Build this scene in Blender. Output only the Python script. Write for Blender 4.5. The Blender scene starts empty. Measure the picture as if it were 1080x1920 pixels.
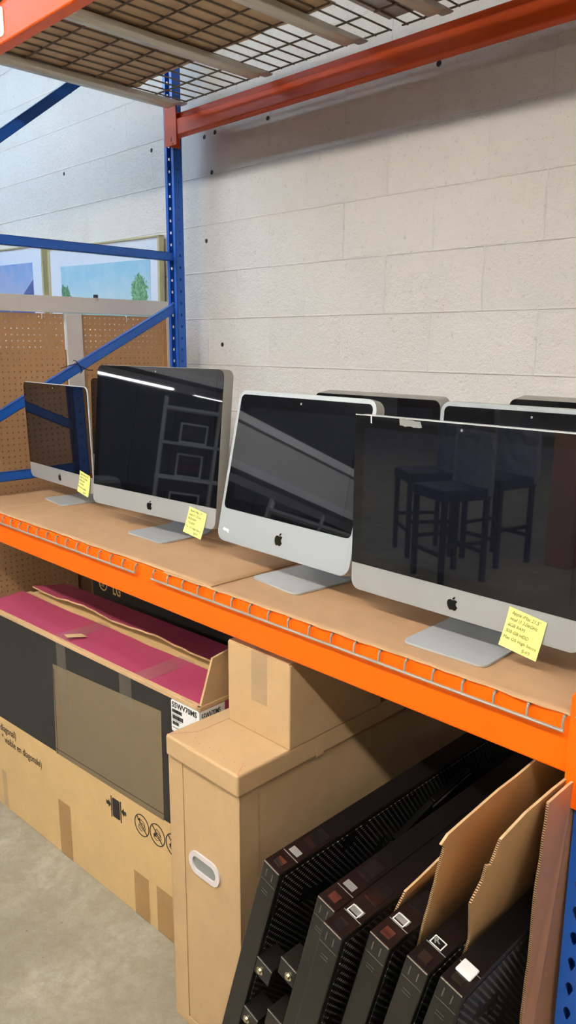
import bpy, bmesh, math, random
from mathutils import Vector, Matrix
R = math.radians
random.seed(7)
SC = bpy.context.scene
COL = SC.collection
H = 1.75            # camera height above the floor

# ---------------------------------------------------------------- materials
class NT:
    def __init__(s, name):
        s.m = bpy.data.materials.new(name); s.m.use_nodes = True
        s.t = s.m.node_tree; s.n = s.t.nodes; s.n.clear()
        s.out = s.n.new('ShaderNodeOutputMaterial')
        s.b = s.n.new('ShaderNodeBsdfPrincipled')
        s.t.links.new(s.b.outputs[0], s.out.inputs[0])
        s._c = None
    def link(s, a, b): s.t.links.new(a, b)
    def set(s, k, v):
        i = s.b.inputs[k]
        if hasattr(v, 'links') or hasattr(v, 'is_output'): s.link(v, i)
        else: i.default_value = v
        return s
    def co(s):
        if s._c is None: s._c = s.n.new('ShaderNodeTexCoord')
        return s._c.outputs['Object']
    def inp(s, node, idx, v):
        if v is None: return
        if hasattr(v, 'is_output'): s.link(v, node.inputs[idx])
        else: node.inputs[idx].default_value = v
    def map(s, loc=(0,0,0), rot=(0,0,0), sc=(1,1,1), src=None):
        n = s.n.new('ShaderNodeMapping'); s.link(src or s.co(), n.inputs[0])
        n.inputs[1].default_value = loc; n.inputs[2].default_value = rot; n.inputs[3].default_value = sc
        return n.outputs[0]
    def noise(s, scale=5, detail=3, rough=.5, src=None, dist=0):
        n = s.n.new('ShaderNodeTexNoise'); s.link(src or s.co(), n.inputs['Vector'])
        n.inputs['Scale'].default_value = scale; n.inputs['Detail'].default_value = detail
        n.inputs['Roughness'].default_value = rough; n.inputs['Distortion'].default_value = dist
        return n.outputs['Fac']
    def voro(s, scale=5, src=None, feature='F1'):
        n = s.n.new('ShaderNodeTexVoronoi'); s.link(src or s.co(), n.inputs['Vector'])
        n.feature = feature; n.inputs['Scale'].default_value = scale
        return n.outputs['Distance']
    def math(s, op, a, b=None, c=None, clamp=False):
        n = s.n.new('ShaderNodeMath'); n.operation = op; n.use_clamp = clamp
        s.inp(n, 0, a); s.inp(n, 1, b); s.inp(n, 2, c); return n.outputs[0]
    def ramp(s, f, stops, interp='LINEAR'):
        n = s.n.new('ShaderNodeValToRGB'); s.link(f, n.inputs[0]); n.color_ramp.interpolation = interp
        e = n.color_ramp.elements
        e[0].position = stops[0][0]; e[0].color = c4(stops[0][1])
        e[1].position = stops[-1][0]; e[1].color = c4(stops[-1][1])
        for p, c in stops[1:-1]:
            q = e.new(p); q.color = c4(c)
        return n.outputs[0]
    def mix(s, f, a, b, mode='MIX'):
        n = s.n.new('ShaderNodeMix'); n.data_type = 'RGBA'; n.blend_type = mode
        s.inp(n, 0, f); s.inp(n, 6, c4(a) if isinstance(a, tuple) else a); s.inp(n, 7, c4(b) if isinstance(b, tuple) else b)
        return n.outputs[2]
    def sep(s, src=None):
        n = s.n.new('ShaderNodeSeparateXYZ'); s.link(src or s.co(), n.inputs[0]); return n.outputs
    def bump(s, h, strength=.3, dist=.002):
        n = s.n.new('ShaderNodeBump'); s.link(h, n.inputs['Height'])
        n.inputs['Strength'].default_value = strength; n.inputs['Distance'].default_value = dist
        s.link(n.outputs[0], s.b.inputs['Normal']); return s

def lin(v): v /= 255.; return v/12.92 if v <= .04045 else ((v+.055)/1.055)**2.4
def rgb(r, g, b): return (lin(r), lin(g), lin(b))
def c4(c): return tuple(c[:3]) + (1.,)
def simple(name, col, rough=.5, metal=0, spec=.5, coat=0, var=.0, vs=20):
    n = NT(name)
    if var:
        f = n.noise(vs, 4, .6)
        n.set('Base Color', n.mix(f, tuple(x*(1-var) for x in col), tuple(min(1, x*(1+var)) for x in col)))
    else: n.set('Base Color', c4(col))
    n.set('Roughness', rough).set('Metallic', metal).set('Specular IOR Level', spec)
    if coat: n.set('Coat Weight', coat).set('Coat Roughness', .05)
    return n.m
def emis(name, col, st):
    n = NT(name); n.set('Base Color', c4(col)); n.set('Emission Color', c4(col)); n.set('Emission Strength', st); return n.m

def kraft(name, col, dark=.76, fibre=1, rough=.8, flute=(0,0,0), stain=.5):
    n = NT(name)
    f = n.noise(9, 5, .65); g = n.noise(260, 2, .6, n.map(sc=(1, 1, .35)))
    big = n.noise(2.2, 3, .6)
    c = n.mix(f, tuple(x*dark for x in col), tuple(x*1.06 for x in col))
    c = n.mix(n.math('MULTIPLY', g, .22*fibre), c, tuple(x*.6 for x in col))
    c = n.mix(n.ramp(big, [(.52, (0,0,0)), (.7, (.35*stain,)*3)]), c, tuple(x*.72 for x in col))
    n.set('Base Color', c).set('Roughness', rough).set('Specular IOR Level', .25)
    n.bump(n.noise(160, 3, .6), .12, .001)
    return n.m

M = {}
# painted concrete block wall: running bond, joints at measured heights
def wall_mat():
    n = NT('painted_block')
    x, y, z = n.sep()
    cmb = n.n.new('ShaderNodeCombineXYZ')
    n.link(x, cmb.inputs[0]); n.link(z, cmb.inputs[1])
    mp = n.map(loc=(1.412+.0, -(H-.094)+.2044*20, 0), src=cmb.outputs[0])
    br = n.n.new('ShaderNodeTexBrick'); n.link(mp, br.inputs['Vector'])
    br.offset = .5; br.squash = 1
    br.inputs['Scale'].default_value = 1
    br.inputs['Mortar Size'].default_value = .0042
    br.inputs['Mortar Smooth'].default_value = .7
    br.inputs['Brick Width'].default_value = .4064
    br.inputs['Row Height'].default_value = .2044
    br.inputs['Bias'].default_value = 0
    br.inputs['Color1'].default_value = c4((.98,.98,.98)); br.inputs['Color2'].default_value = c4((.91,.91,.92))
    br.inputs['Mortar'].default_value = c4((1,1,1))
    fac = br.outputs['Fac']
    big = n.noise(3, 4, .6)
    base = n.mix(big, rgb(240, 236, 228), rgb(251, 249, 244))
    base = n.mix(.55, base, br.outputs['Color'], 'MULTIPLY')
    # scattered pinholes in the block face
    pit = n.voro(60); pm = n.noise(7, 3, .6)
    pits = n.math('MULTIPLY', n.math('LESS_THAN', pit, .11), n.math('GREATER_THAN', pm, .57))
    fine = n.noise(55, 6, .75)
    crev_shade = n.ramp(fine, [(.30, (.55,.55,.57)), (.40, (1,1,1))])  # shading of the rough block face put into the wall colour
    base = n.mix(.55, base, crev_shade, 'MULTIPLY')
    base = n.mix(n.math('MULTIPLY', pits, .35), base, rgb(120, 115, 110))
    # drilled anchor holes, their dark depth painted into the colour
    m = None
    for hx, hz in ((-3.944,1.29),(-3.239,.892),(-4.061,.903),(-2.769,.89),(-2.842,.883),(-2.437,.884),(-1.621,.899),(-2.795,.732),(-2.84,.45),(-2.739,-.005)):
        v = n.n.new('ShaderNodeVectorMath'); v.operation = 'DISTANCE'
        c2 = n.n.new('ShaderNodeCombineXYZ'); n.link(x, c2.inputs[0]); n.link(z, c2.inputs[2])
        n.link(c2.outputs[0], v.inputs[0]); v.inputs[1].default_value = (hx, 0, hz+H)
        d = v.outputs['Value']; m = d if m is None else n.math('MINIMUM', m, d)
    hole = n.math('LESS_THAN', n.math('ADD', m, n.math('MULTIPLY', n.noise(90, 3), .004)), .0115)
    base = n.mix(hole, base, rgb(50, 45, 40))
    n.set('Base Color', base).set('Roughness', .55).set('Specular IOR Level', .35)
    hgt = n.math('MULTIPLY', fine, .55)
    hgt = n.math('ADD', hgt, n.math('MULTIPLY', n.noise(130, 5, .7), .35))
    hgt = n.math('ADD', hgt, n.math('MULTIPLY', n.noise(14, 4, .6), .4))
    hgt = n.math('ADD', hgt, n.math('MULTIPLY', fac, .26))
    hgt = n.math('SUBTRACT', hgt, n.math('MULTIPLY', pits, .8))
    hgt = n.math('SUBTRACT', hgt, n.math('MULTIPLY', hole, 3))
    n.bump(hgt, 1.0, .014)
    return n.m
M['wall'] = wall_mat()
M['paintwall'] = simple('paint_white_wall', rgb(205, 203, 198), .7, var=.04, vs=3)
M['ceil'] = simple('ceiling_grey', rgb(170, 170, 172), .8, var=.1, vs=2)
def floor_mat():
    n = NT('concrete_floor')
    a = n.noise(5, 6, .65, dist=.6); b = n.noise(28, 5, .7, dist=.4); c = n.noise(1.6, 4, .6)
    col = n.ramp(a, [(.3, rgb(146,137,116)), (.5, rgb(164,156,136)), (.7, rgb(180,173,154))])
    col = n.mix(n.ramp(b, [(.35, (.55,)*3), (.6, (0,0,0))]), col, rgb(140,128,104))
    col = n.mix(n.ramp(c, [(.5, (0,0,0)), (.72, (.45,)*3)]), col, rgb(122,115,98))
    sp = n.math('LESS_THAN', n.voro(11), .055)
    sp2 = n.math('MULTIPLY', n.math('LESS_THAN', n.voro(30), .05), n.math('GREATER_THAN', n.noise(6, 2), .56))
    col = n.mix(n.math('MULTIPLY', sp, .55), col, rgb(95, 85, 70))
    col = n.mix(n.math('MULTIPLY', sp2, .6), col, rgb(80, 72, 60))
    n.set('Base Color', n.mix(.35, col, n.ramp(n.noise(140, 4, .75), [(.3, (.6,)*3), (.6, (1,1,1))]), 'MULTIPLY')).set('Roughness', n.math('ADD', n.math('MULTIPLY', b, .3), .4)).set('Specular IOR Level', .4)
    n.bump(n.math('ADD', n.math('MULTIPLY', b, .6), n.noise(120, 4, .7)), .15, .002)
    return n.m
M['floor'] = floor_mat()
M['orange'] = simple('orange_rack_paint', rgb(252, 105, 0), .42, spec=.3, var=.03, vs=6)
M['orange_dull'] = simple('orange_rack_paint_darker', rgb(196, 72, 14), .5, spec=.3, var=.1, vs=7)  # darker orange for the rear beams
M['blue'] = simple('blue_rack_paint', rgb(26, 90, 184), .36, spec=.5, var=.06, vs=8)
M['galv'] = simple('galvanised_wire', rgb(168, 160, 148), .4, .4, var=.12, vs=30)
M['tube'] = simple('galvanised_channel', rgb(206, 202, 190), .45, .35, var=.06, vs=9)
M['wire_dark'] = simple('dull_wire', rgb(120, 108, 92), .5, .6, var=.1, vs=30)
M['kraft_table'] = kraft('kraft_shelf_sheet', rgb(190, 151, 114))
M['kraft_box'] = kraft('kraft_carton', rgb(205, 172, 128), stain=.3)
M['kraft_tv'] = kraft('kraft_tv_carton', rgb(218, 184, 130), stain=.3)
M['kraft_rust'] = kraft('kraft_divider_reddish', rgb(196, 142, 108), rough=.45, stain=.7)
M['kraft_div'] = kraft('kraft_divider', rgb(208, 164, 112), stain=.6)
M['kraft_edge'] = kraft('kraft_cut_edge', rgb(214, 178, 134), fibre=2)
M['kraft_dark'] = kraft('kraft_upper_sheet', rgb(212, 182, 146), stain=.6)
M['greyboard'] = simple('grey_board', rgb(168, 166, 164), .6, var=.08, vs=4)
M['flute'] = (lambda n: (n.set('Base Color', n.mix(n.math('GREATER_THAN', n.math('SINE', n.math('MULTIPLY', n.sep()[2], 1500)), .1), rgb(70, 45, 28), rgb(205, 165, 120))).set('Roughness', .9), n.m)[1])(NT('corrugated_edge'))
M['magenta'] = simple('magenta_print', rgb(170, 68, 98), .42, spec=.4, var=.14, vs=7)
M['darkprint'] = simple('charcoal_print', rgb(44, 42, 40), .5, spec=.35, var=.1, vs=6)
M['picprint'] = simple('brown_grey_print', rgb(124, 108, 84), .5, spec=.3, var=.07, vs=12)
M['ink'] = simple('black_ink', rgb(38, 32, 28), .6)
M['creamink'] = simple('cream_ink', rgb(205, 160, 130), .6)
M['goldink'] = simple('gold_ink', rgb(235, 200, 130), .5)
M['white_label'] = simple('white_label', rgb(238, 238, 236), .5)
M['note'] = simple('yellow_note_paper', rgb(240, 240, 140), .7, var=.02, vs=30)
M['pencil'] = simple('pencil_grey', rgb(125, 128, 90), .7)
M['alu'] = simple('brushed_aluminium', rgb(172, 174, 174), .42, .35, spec=.4, var=.03, vs=5)
M['alu_side'] = simple('aluminium_side', rgb(170, 168, 162), .45, .5, var=.03, vs=5)
M['alu_stand'] = simple('aluminium_stand', rgb(188, 192, 195), .45, .3, var=.05, vs=8)
M['alu_d'] = simple('pale_aluminium', rgb(166, 172, 176), .42, .2, var=.03, vs=5)
M['alu_white'] = simple('bright_bezel', rgb(206, 209, 210), .4, .2)
M['steel'] = simple('bright_steel', rgb(210, 200, 175), .25, 1)
def glass_mat(name, base, rough):
    n = NT(name)
    sm = n.noise(6, 4, .6)
    n.set('Base Color', c4(base)).set('Specular IOR Level', .9)
    n.set('Roughness', n.math('ADD', n.math('MULTIPLY', sm, .03), rough))
    return n.m
M['screen'] = glass_mat('screen_glass', rgb(11, 12, 17), .005)
M['screen_in'] = glass_mat('screen_display_area', rgb(18, 20, 28), .005)
M['logo_black'] = simple('black_logo', rgb(18, 18, 18), .2)
M['logo_chrome'] = simple('dark_mirror_logo', rgb(96, 88, 66), .15, .9)
M['black_side'] = simple('black_plastic', rgb(16, 15, 15), .4)
def perf_mat():
    n = NT('perforated_black_grille')
    x, y, z = n.sep()
    def cell(v, p): return n.math('MULTIPLY', n.math('SUBTRACT', n.math('FRACT', n.math('DIVIDE', v, p)), .5), p)
    row = n.math('MULTIPLY', n.math('FLOOR', n.math('DIVIDE', z, .0085)), .5*.0145)
    a = cell(n.math('ADD', y, row), .0145); b = cell(z, .0085)
    a = n.math('MULTIPLY', a, .62)
    d = n.math('SQRT', n.math('ADD', n.math('MULTIPLY', a, a), n.math('MULTIPLY', b, b)))
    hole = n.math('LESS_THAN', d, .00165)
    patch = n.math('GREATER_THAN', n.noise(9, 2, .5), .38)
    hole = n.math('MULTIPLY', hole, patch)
    n.set('Base Color', n.mix(hole, rgb(12, 11, 11), rgb(150, 150, 150))).set('Roughness', .45)  # pale dots paint the glints of the perforations into the colour
    n.bump(n.math('MULTIPLY', hole, -1), .6, .003)
    return n.m
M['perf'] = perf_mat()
M['panel_edge'] = (lambda n: (n.set('Base Color', n.mix(n.noise(8, 4, .6), rgb(18, 17, 15), rgb(29, 27, 24))).set('Roughness', .42).set('Specular IOR Level', .5), n.bump(n.noise(40, 3, .6), .05, .001), n.m)[2])(NT('satin_black_casing'))
M['panel_top'] = (lambda n: (n.set('Base Color', n.mix(n.noise(6, 4, .6), rgb(13, 11, 11), rgb(24, 20, 20))).set('Roughness', n.math('ADD', n.math('MULTIPLY', n.noise(5, 3), .2), .25)).set('Specular IOR Level', .35), n.m)[1])(NT('glossy_film_casing'))
M['glosspatch'] = simple('clear_glossy_window', rgb(30, 26, 26), .04, spec=1.0)
M['seam'] = simple('dull_seam_line', rgb(92, 88, 80), .4)
M['glintline'] = simple('edge_glint_line', rgb(205, 205, 200), .25, .8)
M['graypatch'] = simple('grey_label', rgb(135, 138, 135), .3)
def film(name, col, alpha, rough=.15):
    n = NT(name); n.set('Base Color', c4(col)).set('Roughness', rough).set('Specular IOR Level', .6)
    f = n.noise(25, 4, .7, dist=1.5)
    n.set('Alpha', n.math('ADD', n.math('MULTIPLY', f, alpha*.5), alpha*.75))
    n.bump(n.noise(35, 4, .6, dist=2), .5, .003)
    return n.m
M['tape'] = film('clear_packing_tape', rgb(190, 178, 155), .11)
M['tape_brown'] = film('brown_packing_tape', rgb(190, 142, 86), .25, .25)
M['plastic_clear'] = film('frosted_plastic', rgb(225, 215, 215), .85, .3)
M['clear'] = simple('white_plastic', rgb(222, 214, 214), .3)
M['pegboard'] = simple('brown_pegboard', rgb(192, 148, 104), .7, var=.06, vs=6)
M['whitewood'] = simple('white_painted_wood', rgb(216, 210, 204), .6, var=.06, vs=6)
M['rawwood'] = simple('raw_wood_stud', rgb(196, 146, 96), .7, var=.12, vs=12)
M['frame_gold'] = simple('pale_gold_frame', rgb(196, 190, 150), .35, .4)
M['mat_board'] = simple('pale_mat_board', rgb(206, 216, 232), .5)
def painting(kind):
    n = NT('painting_'+kind)
    x, y, z = n.sep()
    cl = n.noise(9, 5, .6)
    if kind == 'tree':
        col = n.mix(n.ramp(z, [(.0, rgb(178, 205, 220)), (.18, rgb(140, 190, 222)), (.42, rgb(118, 176, 218))]), n.mix(.5, rgb(150,190,215), rgb(120,180,220)), rgb(0,0,0)) if False else n.ramp(n.math('MULTIPLY', z, 2), [(.1, rgb(186, 208, 218)), (.5, rgb(146, 196, 224)), (.9, rgb(122, 178, 218))])
        col = n.mix(n.ramp(cl, [(.45, (0,0,0)), (.75, (.45,)*3)]), col, rgb(205, 220, 228))
        nz = n.noise(26, 5, .75)
        def blob(cx, cz, rx, rz, c1, c2, col):
            dx = n.math('DIVIDE', n.math('SUBTRACT', x, cx), rx); dz = n.math('DIVIDE', n.math('SUBTRACT', z, cz), rz)
            d = n.math('SQRT', n.math('ADD', n.math('MULTIPLY', dx, dx), n.math('MULTIPLY', dz, dz)))
            mk = n.math('LESS_THAN', n.math('ADD', d, n.math('MULTIPLY', n.math('SUBTRACT', nz, .5), 1.7)), .85)
            return n.mix(mk, col, n.mix(n.ramp(n.noise(60, 3, .7), [(.4, (0,0,0)), (.6, (1,1,1))]), c1, c2))
        col = blob(.765, .13, .085, .115, rgb(70, 125, 95), rgb(130, 175, 140), col)
        col = blob(.03, .12, .085, .09, rgb(60, 110, 85), rgb(110, 150, 120), col)
        col = blob(.21, .08, .04, .04, rgb(95, 120, 120), rgb(110, 140, 135), col)
        gr = n.math('LESS_THAN', z, .065)
        col = n.mix(gr, col, n.mix(cl, rgb(120, 165, 170), rgb(150, 185, 185)))
    else:
        col = n.ramp(n.math('MULTIPLY', z, 2), [(.1, rgb(214, 178, 190)), (.4, rgb(150, 175, 215)), (.9, rgb(100, 150, 215))])
        col = n.mix(n.ramp(cl, [(.4, (0,0,0)), (.75, (.55,)*3)]), col, rgb(190, 180, 205))
        hl = n.math('ADD', n.math('MULTIPLY', n.math('SUBTRACT', x, .60), .62), .14)
        hl = n.math('MAXIMUM', hl, n.math('ADD', n.math('MULTIPLY', n.noise(11, 2), .08), .05))
        hill = n.math('LESS_THAN', z, hl)
        col = n.mix(hill, col, n.mix(n.noise(20, 3), rgb(70, 88, 140), rgb(96, 110, 160)))
    n.set('Base Color', col).set('Roughness', .25)
    return n.m
M['paint_tree'] = painting('tree'); M['paint_hill'] = painting('hill')
M['lamp'] = emis('fluorescent_tube', (1.0, .945, .86), 31)
M['lamp2'] = emis('fluorescent_tube_second', (1.0, .945, .86), 32)
M['lamp_cool'] = emis('cool_fluorescent_tube', (.55, .76, 1.0), 38)
M['lamp_far'] = emis('far_fluorescent_tube', (.95, .97, 1.0), 16)
M['added_soffit_lamp'] = emis('added_soffit_tube', (.97, .97, 1.0), 34)
M['fixture'] = simple('white_fixture', rgb(225, 225, 222), .5)
M['darkwood'] = simple('dark_wood', rgb(30, 24, 22), .35)
M['navy'] = simple('navy_upholstery', rgb(28, 32, 62), .6)
M['wrap'] = film('plastic_wrap', rgb(200, 205, 225), .42, .12)
M['brownwood'] = simple('brown_board', rgb(175, 128, 98), .6, var=.1, vs=3)
M['bluebin'] = simple('blue_plastic', rgb(30, 96, 180), .5)
M['greenchair'] = simple('grey_green_leather', rgb(92, 98, 92), .5)
M['red'] = simple('dark_red_fabric', rgb(110, 28, 34), .6)

# ---------------------------------------------------------------- mesh tools
class MB:
    def __init__(s): s.v = []; s.f = []; s.mi = []; s.cm = 0
    def add(s, vs, fs, mi=None):
        o = len(s.v); s.v += [tuple(v) for v in vs]
        s.f += [tuple(i+o for i in f) for f in fs]; s.mi += [s.cm if mi is None else mi]*len(fs)
        return s
    def box(s, x0, x1, y0, y1, z0, z1, mi=None, mat=None):
        vs = [Vector(p) for p in ((x0,y0,z0),(x1,y0,z0),(x1,y1,z0),(x0,y1,z0),(x0,y0,z1),(x1,y0,z1),(x1,y1,z1),(x0,y1,z1))]
        if mat: vs = [mat @ v for v in vs]
        return s.add(vs, [(0,3,2,1),(4,5,6,7),(0,1,5,4),(1,2,6,5),(2,3,7,6),(3,0,4,7)], mi)
    def tube(s, a, b, r, n=8, mi=None, caps=True):
        a = Vector(a); b = Vector(b); d = (b-a).normalized()
        t = Vector((0,0,1)) if abs(d.z) < .9 else Vector((1,0,0))
        u = d.cross(t).normalized(); w = d.cross(u)
        vs = []
        for p in (a, b):
            for k in range(n):
                an = 2*math.pi*k/n; vs.append(p+u*r*math.cos(an)+w*r*math.sin(an))
        fs = [(k, (k+1)%n, n+(k+1)%n, n+k) for k in range(n)]
        if caps: fs += [tuple(range(n-1,-1,-1)), tuple(range(n, 2*n))]
        return s.add(vs, fs, mi)
    def path(s, pts, r, n=8, mi=None):
        P = [Vector(p) for p in pts]; rings = []; vs = []; up = None
        for i, p in enumerate(P):
            d = (P[min(i+1, len(P)-1)]-P[max(i-1, 0)]).normalized()
            if up is None:
                t = Vector((0,0,1)) if abs(d.z) < .9 else Vector((1,0,0)); up = d.cross(t).normalized()
            else: up = (up-d*up.dot(d)).normalized()
            w = d.cross(up)
            vs += [p+up*r*math.cos(2*math.pi*k/n)+w*r*math.sin(2*math.pi*k/n) for k in range(n)]
        fs = []
        for i in range(len(P)-1):
            fs += [(i*n+k, i*n+(k+1)%n, (i+1)*n+(k+1)%n, (i+1)*n+k) for k in range(n)]
        fs += [tuple(range(n-1,-1,-1)), tuple(range((len(P)-1)*n, len(P)*n))]
        return s.add(vs, fs, mi)
    def loft(s, loops, caps=(True, True), mi=None):
        n = len(loops[0]); vs = [p for l in loops for p in l]; fs = []
        for i in range(len(loops)-1):
            fs += [(i*n+k, i*n+(k+1)%n, (i+1)*n+(k+1)%n, (i+1)*n+k) for k in range(n)]
        if caps[0]: fs.append(tuple(range(n-1,-1,-1)))
        if caps[1]: fs.append(tuple(range((len(loops)-1)*n, len(loops)*n)))
        return s.add(vs, fs, mi)
    def prism(s, poly, axis, a, b, mi=None):
        """extrude a 2D polygon; axis 'y': poly=(x,z); 'x': (y,z); 'z': (x,y)"""
        f = {'y': lambda p, t: (p[0], t, p[1]), 'x': lambda p, t: (t, p[0], p[1]), 'z': lambda p, t: (p[0], p[1], t)}[axis]
        return s.loft([[f(p, a) for p in poly], [f(p, b) for p in poly]], mi=mi)
    def build(s, name, mats, parent=None, loc=None, rot=None, smooth=False, bevel=0, seg=2):
        me = bpy.data.meshes.new(name); me.from_pydata(s.v, [], s.f)
        if not isinstance(mats, (list, tuple)): mats = [mats]
        for m in mats: me.materials.append(m)
        for p, i in zip(me.polygons, s.mi): p.material_index = min(i, len(mats)-1)
        bm = bmesh.new(); bm.from_mesh(me); bmesh.ops.recalc_face_normals(bm, faces=bm.faces); bm.to_mesh(me); bm.free()
        if smooth:
            for p in me.polygons: p.use_smooth = True
            me.set_sharp_from_angle(angle=R(35)) if hasattr(me, 'set_sharp_from_angle') else None
        o = bpy.data.objects.new(name, me); COL.objects.link(o)
        if parent: o.parent = parent
        if loc: o.location = loc
        if rot: o.rotation_euler = rot
        if bevel:
            b = o.modifiers.new('bevel', 'BEVEL'); b.width = bevel; b.segments = seg; b.limit_method = 'ANGLE'
        return o

def thing(name, label, cat, loc=(0,0,0), rot=(0,0,0), group=None):
    o = bpy.data.objects.new(name, None); COL.objects.link(o); o.empty_display_size = .1
    o.location = loc; o.rotation_euler = rot
    return tag(o, label, cat, group)
def tag(o, label, cat, group=None):
    o['label'] = label; o['category'] = cat
    if group: o['group'] = group
    return o
def struct(o): o['kind'] = 'structure'; return o
def copy_tree(o, parent=None):
    c = o.copy(); COL.objects.link(c)
    if parent: c.parent = parent
    for ch in list(o.children): copy_tree(ch, c)
    return c
def rr(w, h, r, n=6, cx=0, cz=0):
    pts = []
    for (sx, sz, a0) in ((1,1,0),(-1,1,90),(-1,-1,180),(1,-1,270)):
        for k in range(n+1):
            a = R(a0+90*k/n)
            pts.append((cx+sx*(w/2-r)+r*math.cos(a), cz+sz*(h/2-r)+r*math.sin(a)))
    return pts
def text_mesh(body, size, mat, name, parent, loc, rot, shear=0, space=1, align='LEFT', bold=0, sx=1):
    cu = bpy.data.curves.new(name, 'FONT'); cu.body = body; cu.size = size; cu.shear = shear
    cu.space_character = space; cu.align_x = align; cu.offset = bold; cu.resolution_u = 3; cu.extrude = .0002
    t = bpy.data.objects.new(name, cu); COL.objects.link(t)
    dg = bpy.context.evaluated_depsgraph_get(); dg.update()
    me = bpy.data.meshes.new_from_object(t.evaluated_get(dg)); me.name = name
    bpy.data.objects.remove(t); me.materials.clear(); me.materials.append(mat)
    o = bpy.data.objects.new(name, me); COL.objects.link(o)
    if parent: o.parent = parent
    o.location = loc; o.rotation_euler = rot; o.scale = (sx, 1, 1)
    return o

# ---------------------------------------------------------------- the room
XL, XR, YB, YF, ZC = -15.5, 5.0, -13.0, 2.303, 4.3
struct(MB().box(XL, XR, YB, YF+.2, -.1, 0).build('floor', M['floor']))
struct(MB().box(XL, XR, YB, YF+.2, ZC, ZC+.1).build('ceiling', M['ceil']))
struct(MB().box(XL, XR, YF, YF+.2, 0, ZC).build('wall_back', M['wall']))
struct(MB().box(XL-.2, XL, YB, YF+.2, 0, ZC).build('wall_left', M['paintwall']))
struct(MB().box(XR, XR+.2, YB, YF+.2, 0, ZC).build('wall_right', M['paintwall']))
struct(MB().box(XL, XR, YB-.2, YB, 0, ZC).build('wall_front', M['paintwall']))
# a boxed-in soffit with pale edge mouldings, far across the room (seen reflected in a screen)
sf = struct(MB().box(-9.5, -9.0, -12.5, -1.5, 2.62, 3.28).build('trim_1', M['paintwall']))
struct(MB().box(-9.56, -8.94, -12.5, -1.5, 3.2, 3.32).build('trim_2', M['fixture']))
struct(MB().box(-9.56, -8.94, -12.5, -1.5, 2.52, 2.64).build('trim_3', M['fixture']))

def strip_light(label, x, y, z, length, along, mat, w=.12):
    t = thing('strip_light', label, 'ceiling light', (x, y, z), (0, 0, 0 if along == 'x' else R(90)))
    MB().box(-length/2, length/2, -w/2, w/2, .02, .09).build('fixture_body', M['fixture'], t)
    for s in (-1, 1):
        MB().tube((-length/2+.03, s*w*.25, .0), (length/2-.03, s*w*.25, .0), .014, 10).build('fluorescent_tube', mat, t)
        MB().tube((s*length*.4, 0, .09), (s*length*.4, 0, ZC-z), .003, 6).build('hanger_wire', M['galv'], t)
    return t
strip_light('long white strip light hanging along the front of the rack aisle', -.6, -.33, H+1.02, 5.4, 'x', M['lamp'], .13)
strip_light('cool white strip light hanging left of the rack near the block wall', -5.0, .55, 3.75, 3.0, 'x', M['lamp_cool'], .16)
strip_light('second white strip light behind the one over the rack aisle', -1.4, -2.8, H+1.29, 4.2, 'x', M['lamp2'], .13)
strip_light('far strip light running away from the rack across the room', -14.0, -8.4, 2.85, 3.4, 'y', M['lamp_far'], .14)
strip_light('second far strip light beyond the first, near the far wall', -14.0, -11.6, 2.8, 1.6, 'y', M['lamp_far'], .14)
strip_light('strip light over the middle of the room', -4.5, -5.5, H+1.58, 3.6, 'x', M['lamp_far'], .14)

# ---------------------------------------------------------------- pallet rack
YFR = 1.14                 # front face of the front beams
ZB0, ZB1 = H-.694, H-.588  # lower beam
ZU0, ZU1 = H+.841, H+.948  # upper beam
XBL, XBR = -2.855, -.487

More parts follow.
